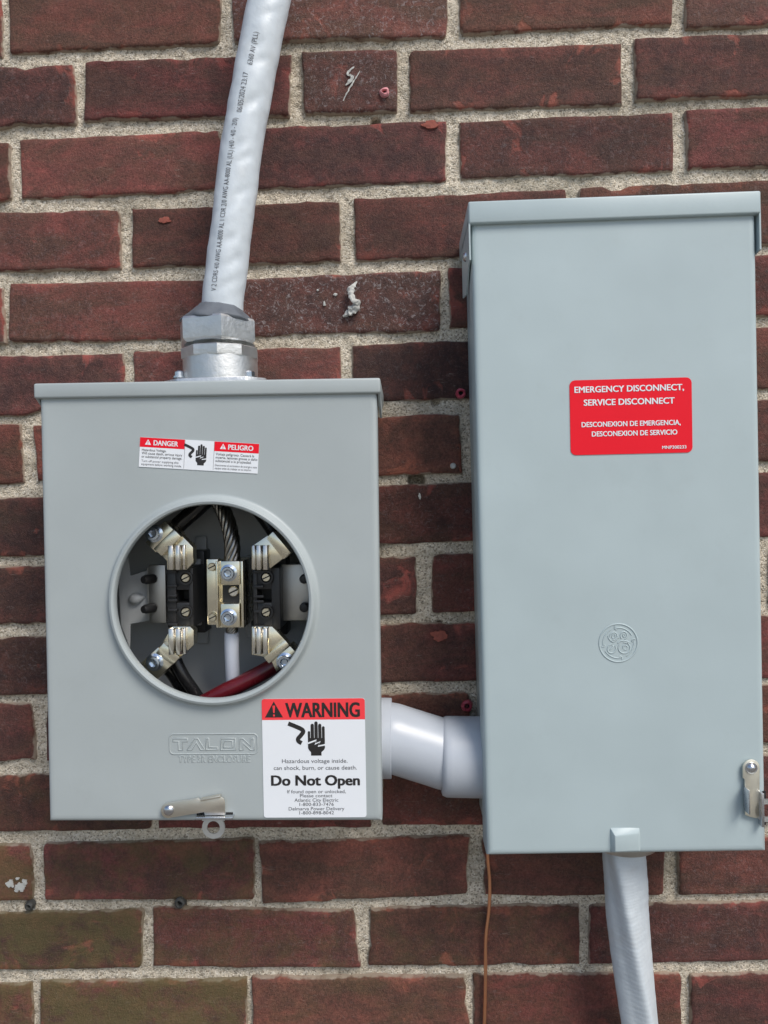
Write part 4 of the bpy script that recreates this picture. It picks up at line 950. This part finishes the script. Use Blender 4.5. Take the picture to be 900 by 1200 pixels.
# pressed boss above the cable outlet
a, b = Rp(714.5, 969.5, -DR), Rp(751, 998, -DR); bm = bmesh.new(); bp = .0050
w_ = b.x - a.x
ft = [(a.x, -DR + .0003, -rz + .0012), (b.x, -DR + .0003, -rz + .0012), (b.x, -DR + .0003, a.z), (a.x, -DR + .0003, a.z)]
fb = [(a.x + .0030, -DR - bp, -rz + .0040), (b.x - .0015, -DR - bp * .25, -rz + .0030), (b.x - .0015, -DR - bp * .25, a.z - .0052), (a.x + .0030, -DR - bp, a.z - .0052)]
v0 = [bm.verts.new(p) for p in ft]; v1 = [bm.verts.new(p) for p in fb]; bm.faces.new(v1); bm.faces.new(v0[::-1])
for k in range(4): bm.faces.new((v0[k], v0[(k + 1) % 4], v1[(k + 1) % 4], v1[k]))
bmesh.ops.bevel(bm, geom=list(bm.edges), offset=.0009, segments=2, profile=.5, affect='EDGES'); finish('pressed_boss', bm, 'paint_r', door)
# latch
rl = lambda x, y, Y: (lambda p: (p.x, p.z))(Rp(850 + x / 9.23, 880 + y / 9.23, Y))
bm = bmesh.new(); yl = -DR - .0030
top_arc = [(278 + 92 * math.cos(rad(a)), 182 - 92 * math.sin(rad(a))) for a in range(0, 181, 15)]
prism(bm, [rl(x, y, yl) for x, y in [(368, 715), (368, 300)] + top_arc + [(187, 290), (205, 300), (208, 375), (214, 640), (212, 690), (270, 712), (330, 724)]], yl + .0006, yl - .0008, .0004)
latch = finish('latch_arm', bm, 'cream', disc); latch['label'] = 'yellowish plated steel latch arm'
bm = bmesh.new(); a, b = Rp(850 + 170 / 9.23, 880 + 380 / 9.23, yl), Rp(850 + 216 / 9.23, 880 + 640 / 9.23, yl); box(bm, a.x + .0018, b.x, yl - .0095, yl + .0002, b.z, a.z, .0005); finish('folded_lip', bm, 'galv', latch)
bm = bmesh.new(); c = Rp(879.8, 899.6, yl); lathe(bm, [(.0050, .0005), (.0050, .0010), (.0047, .0018), (.0037, .0016), (.0033, .0022), (.0022, .0034), (.0010, .0038), (0, .0036)], 26, look(c, (0, -1, 0))); finish('rivet', bm, 'galv', latch)
bm = bmesh.new(); a, b = Rp(850 + 366 / 9.23, 880 + 438 / 9.23, yl), Rp(850 + 404 / 9.23, 880 + 805 / 9.23, yl); box(bm, a.x, b.x, yl - .004, -DR + .003, b.z, a.z, .0006)
hasp = finish('hasp', bm, 'galv', disc)
bm = bmesh.new(); c = Rp(898, 949.5, yl); c.y = yl
lathe(bm, [(ri, .0008), (ri, -.0008), (ro, -.0008), (ro, .0008)], 36, look(c, (0, -1, 0)), close=True); box(bm, b.x - .0005, c.x - .0056, yl - .0007, yl + .0007, c.z - ro * .8, c.z + ro * .8); finish('seal_ring', bm, 'zinc', hasp)
for y in (478, 758):
    bm = bmesh.new(); c = Rp(850 + 413 / 9.23, 880 + y / 9.23, -DR); box(bm, c.x - .0012, c.x + .0016, -DR - .0005, -DR + .002, c.z - .0032, c.z + .0032); finish('slot', bm, 'dark', hasp, smooth=False)

# ------------------------------------------------------------------ elbow between the boxes
YE = -0.052
e0_ = pt(449, 864, YE)
elbow = thing('conduit_elbow', 'pale grey plastic conduit offset joining the two boxes', 'conduit', e0_)
def EP(x, y): return pt(x, y, YE) - e0_
xl, xr = (W(Vector((hx - .004, YE, 0)))).x - e0_.x, (cR.x - rx + .0045) - e0_.x
re = 46.0 * S_
bm = bmesh.new(); a, b = EP(452, 864.3), EP(459, 864.6); d = (b - a).normalized()
a = Vector((xl - .004, 0, a.z))
lathe(bm, [(re * .5, 0), (re * 1.0, 0), (re * 1.0, (b - a).length - .0006), (re * .985, (b - a).length), (re * .86, (b - a).length)], 56, look(a, b - a)); finish('collar', bm, 'pvc', elbow)
bm = bmesh.new(); P = [EP(455, 863.8), EP(459, 864.2), EP(470, 867.7), EP(490, 874), EP(510, 880.3), EP(521, 884), EP(528, 885.5)]
tube(bm, spline(P, 30), re * .865, 56, cap=False); finish('bend', bm, 'pvc', elbow, angle=60)
bm = bmesh.new(); a, b = EP(520, 886), EP(566, 887); b.x = xr + .004; L_ = (b - a).length
lathe(bm, [(re * .86, -.0025), (re * .955, -.0012), (re * .995, .0022), (re * 1.0, .006), (re * 1.005, L_)], 56, look(a, b - a)); finish('socket', bm, 'pvc', elbow, angle=50)

# ------------------------------------------------------------------ lower cable with its clamp, and the copper ground wire
yb = -0.055
c0 = pt(731, 1003, yb)
clamp = thing('cable_clamp', 'dull metal clamp ring under the tall disconnect box around the lower cable', 'cable clamp', Vector((c0.x, yb, zbot + .002)))
bm = bmesh.new(); zz = (pt(731, 1003.2, yb - .026)).z - (zbot + .002)
lathe(bm, [(.010, 0), (.031, 0), (.031, zz + .004), (.029, zz), (.012, zz)], 44); finish('clamp_ring', bm, 'alu', clamp)
bm = bmesh.new(); box(bm, -.040, -.026, -.010, .010, zz - .0005, zz + .012, .002); lathe(bm, [(.0045, 0), (.0045, -.0015), (0, -.002)], 16, Matrix.Translation((-.035, 0, zz - .0005))); finish('clamp_screw', bm, 'galv', clamp)
lower = thing('service_cable', 'flattened twisted grey cable hanging below the tall disconnect box', 'cable', c0)
kp = [(731, 985), (730.8, 1003), (733.5, 1035), (735, 1065), (739, 1105), (744.5, 1150), (750.7, 1200), (757, 1255), (764, 1330), (770, 1430)]
Yk = [-.055, -.055, -.052, -.050, -.046, -.041, -.035, -.030, -.026, -.024]
P = spline([pt(x, y, Y_) for (x, y), Y_ in zip(kp, Yk)] + [Vector((pt(770, 1430, -.024).x, -.022, .02))], 578)
def rl_(i, a):
    u = i / 519.3; th = .55 - (u - .11) * 1.6; aa = math.atan2(math.sin(a - th), math.cos(a - th))
    # oval cross-section, one sharp fold running down it and turning with the twist, flats beside it
    A_, B_ = .0172, .0160
    r = 1.0 / math.sqrt((math.cos(aa + .5) / B_) ** 2 + (math.sin(aa + .5) / A_) ** 2)
    r += .0028 * math.exp(-(aa / .30) ** 2) - .0016 * math.exp(-((aa - .75) / .35) ** 2) - .0014 * math.exp(-((aa + .85) / .4) ** 2)
    d2 = math.atan2(math.sin(aa - 1.6), math.cos(aa - 1.6)); d3 = math.atan2(math.sin(aa + 1.75), math.cos(aa + 1.75))
    r += .0020 * math.exp(-(d2 / .3) ** 2) + .0020 * math.exp(-(d3 / .3) ** 2)
    return r * (1 + .016 * noise.noise(Vector((math.cos(a), math.sin(a), u * 40))) + .0028 * math.sin(u * 460 + aa * 4 + 2 * noise.noise(Vector((u * 30, aa, 0)))) * max(0, math.cos(aa - .2)))
bm = bmesh.new(); tube(bm, [p - c0 for p in P], rl_, 90); finish('jacket', bm, 'jacket', lower, angle=80)
gp = [(573, 960, -.010), (571.5, 1000, -.009), (574, 1035, -.007), (573, 1066, -.007), (569.3, 1100, -.008), (569, 1150, -.007), (567.8, 1200, -.006), (566, 1260, -.006), (569, 1400, -.007)]
P = spline([pt(*g_) for g_ in gp] + [Vector((pt(569, 1400, 0).x, -.007, .02))], 100); bm = bmesh.new(); tube(bm, P, .00165, 12)
o = finish('ground_wire', bm, 'copper', angle=70); o['label'] = 'thin bare copper ground wire hanging down the bricks below the tall box'; o['category'] = 'wire'
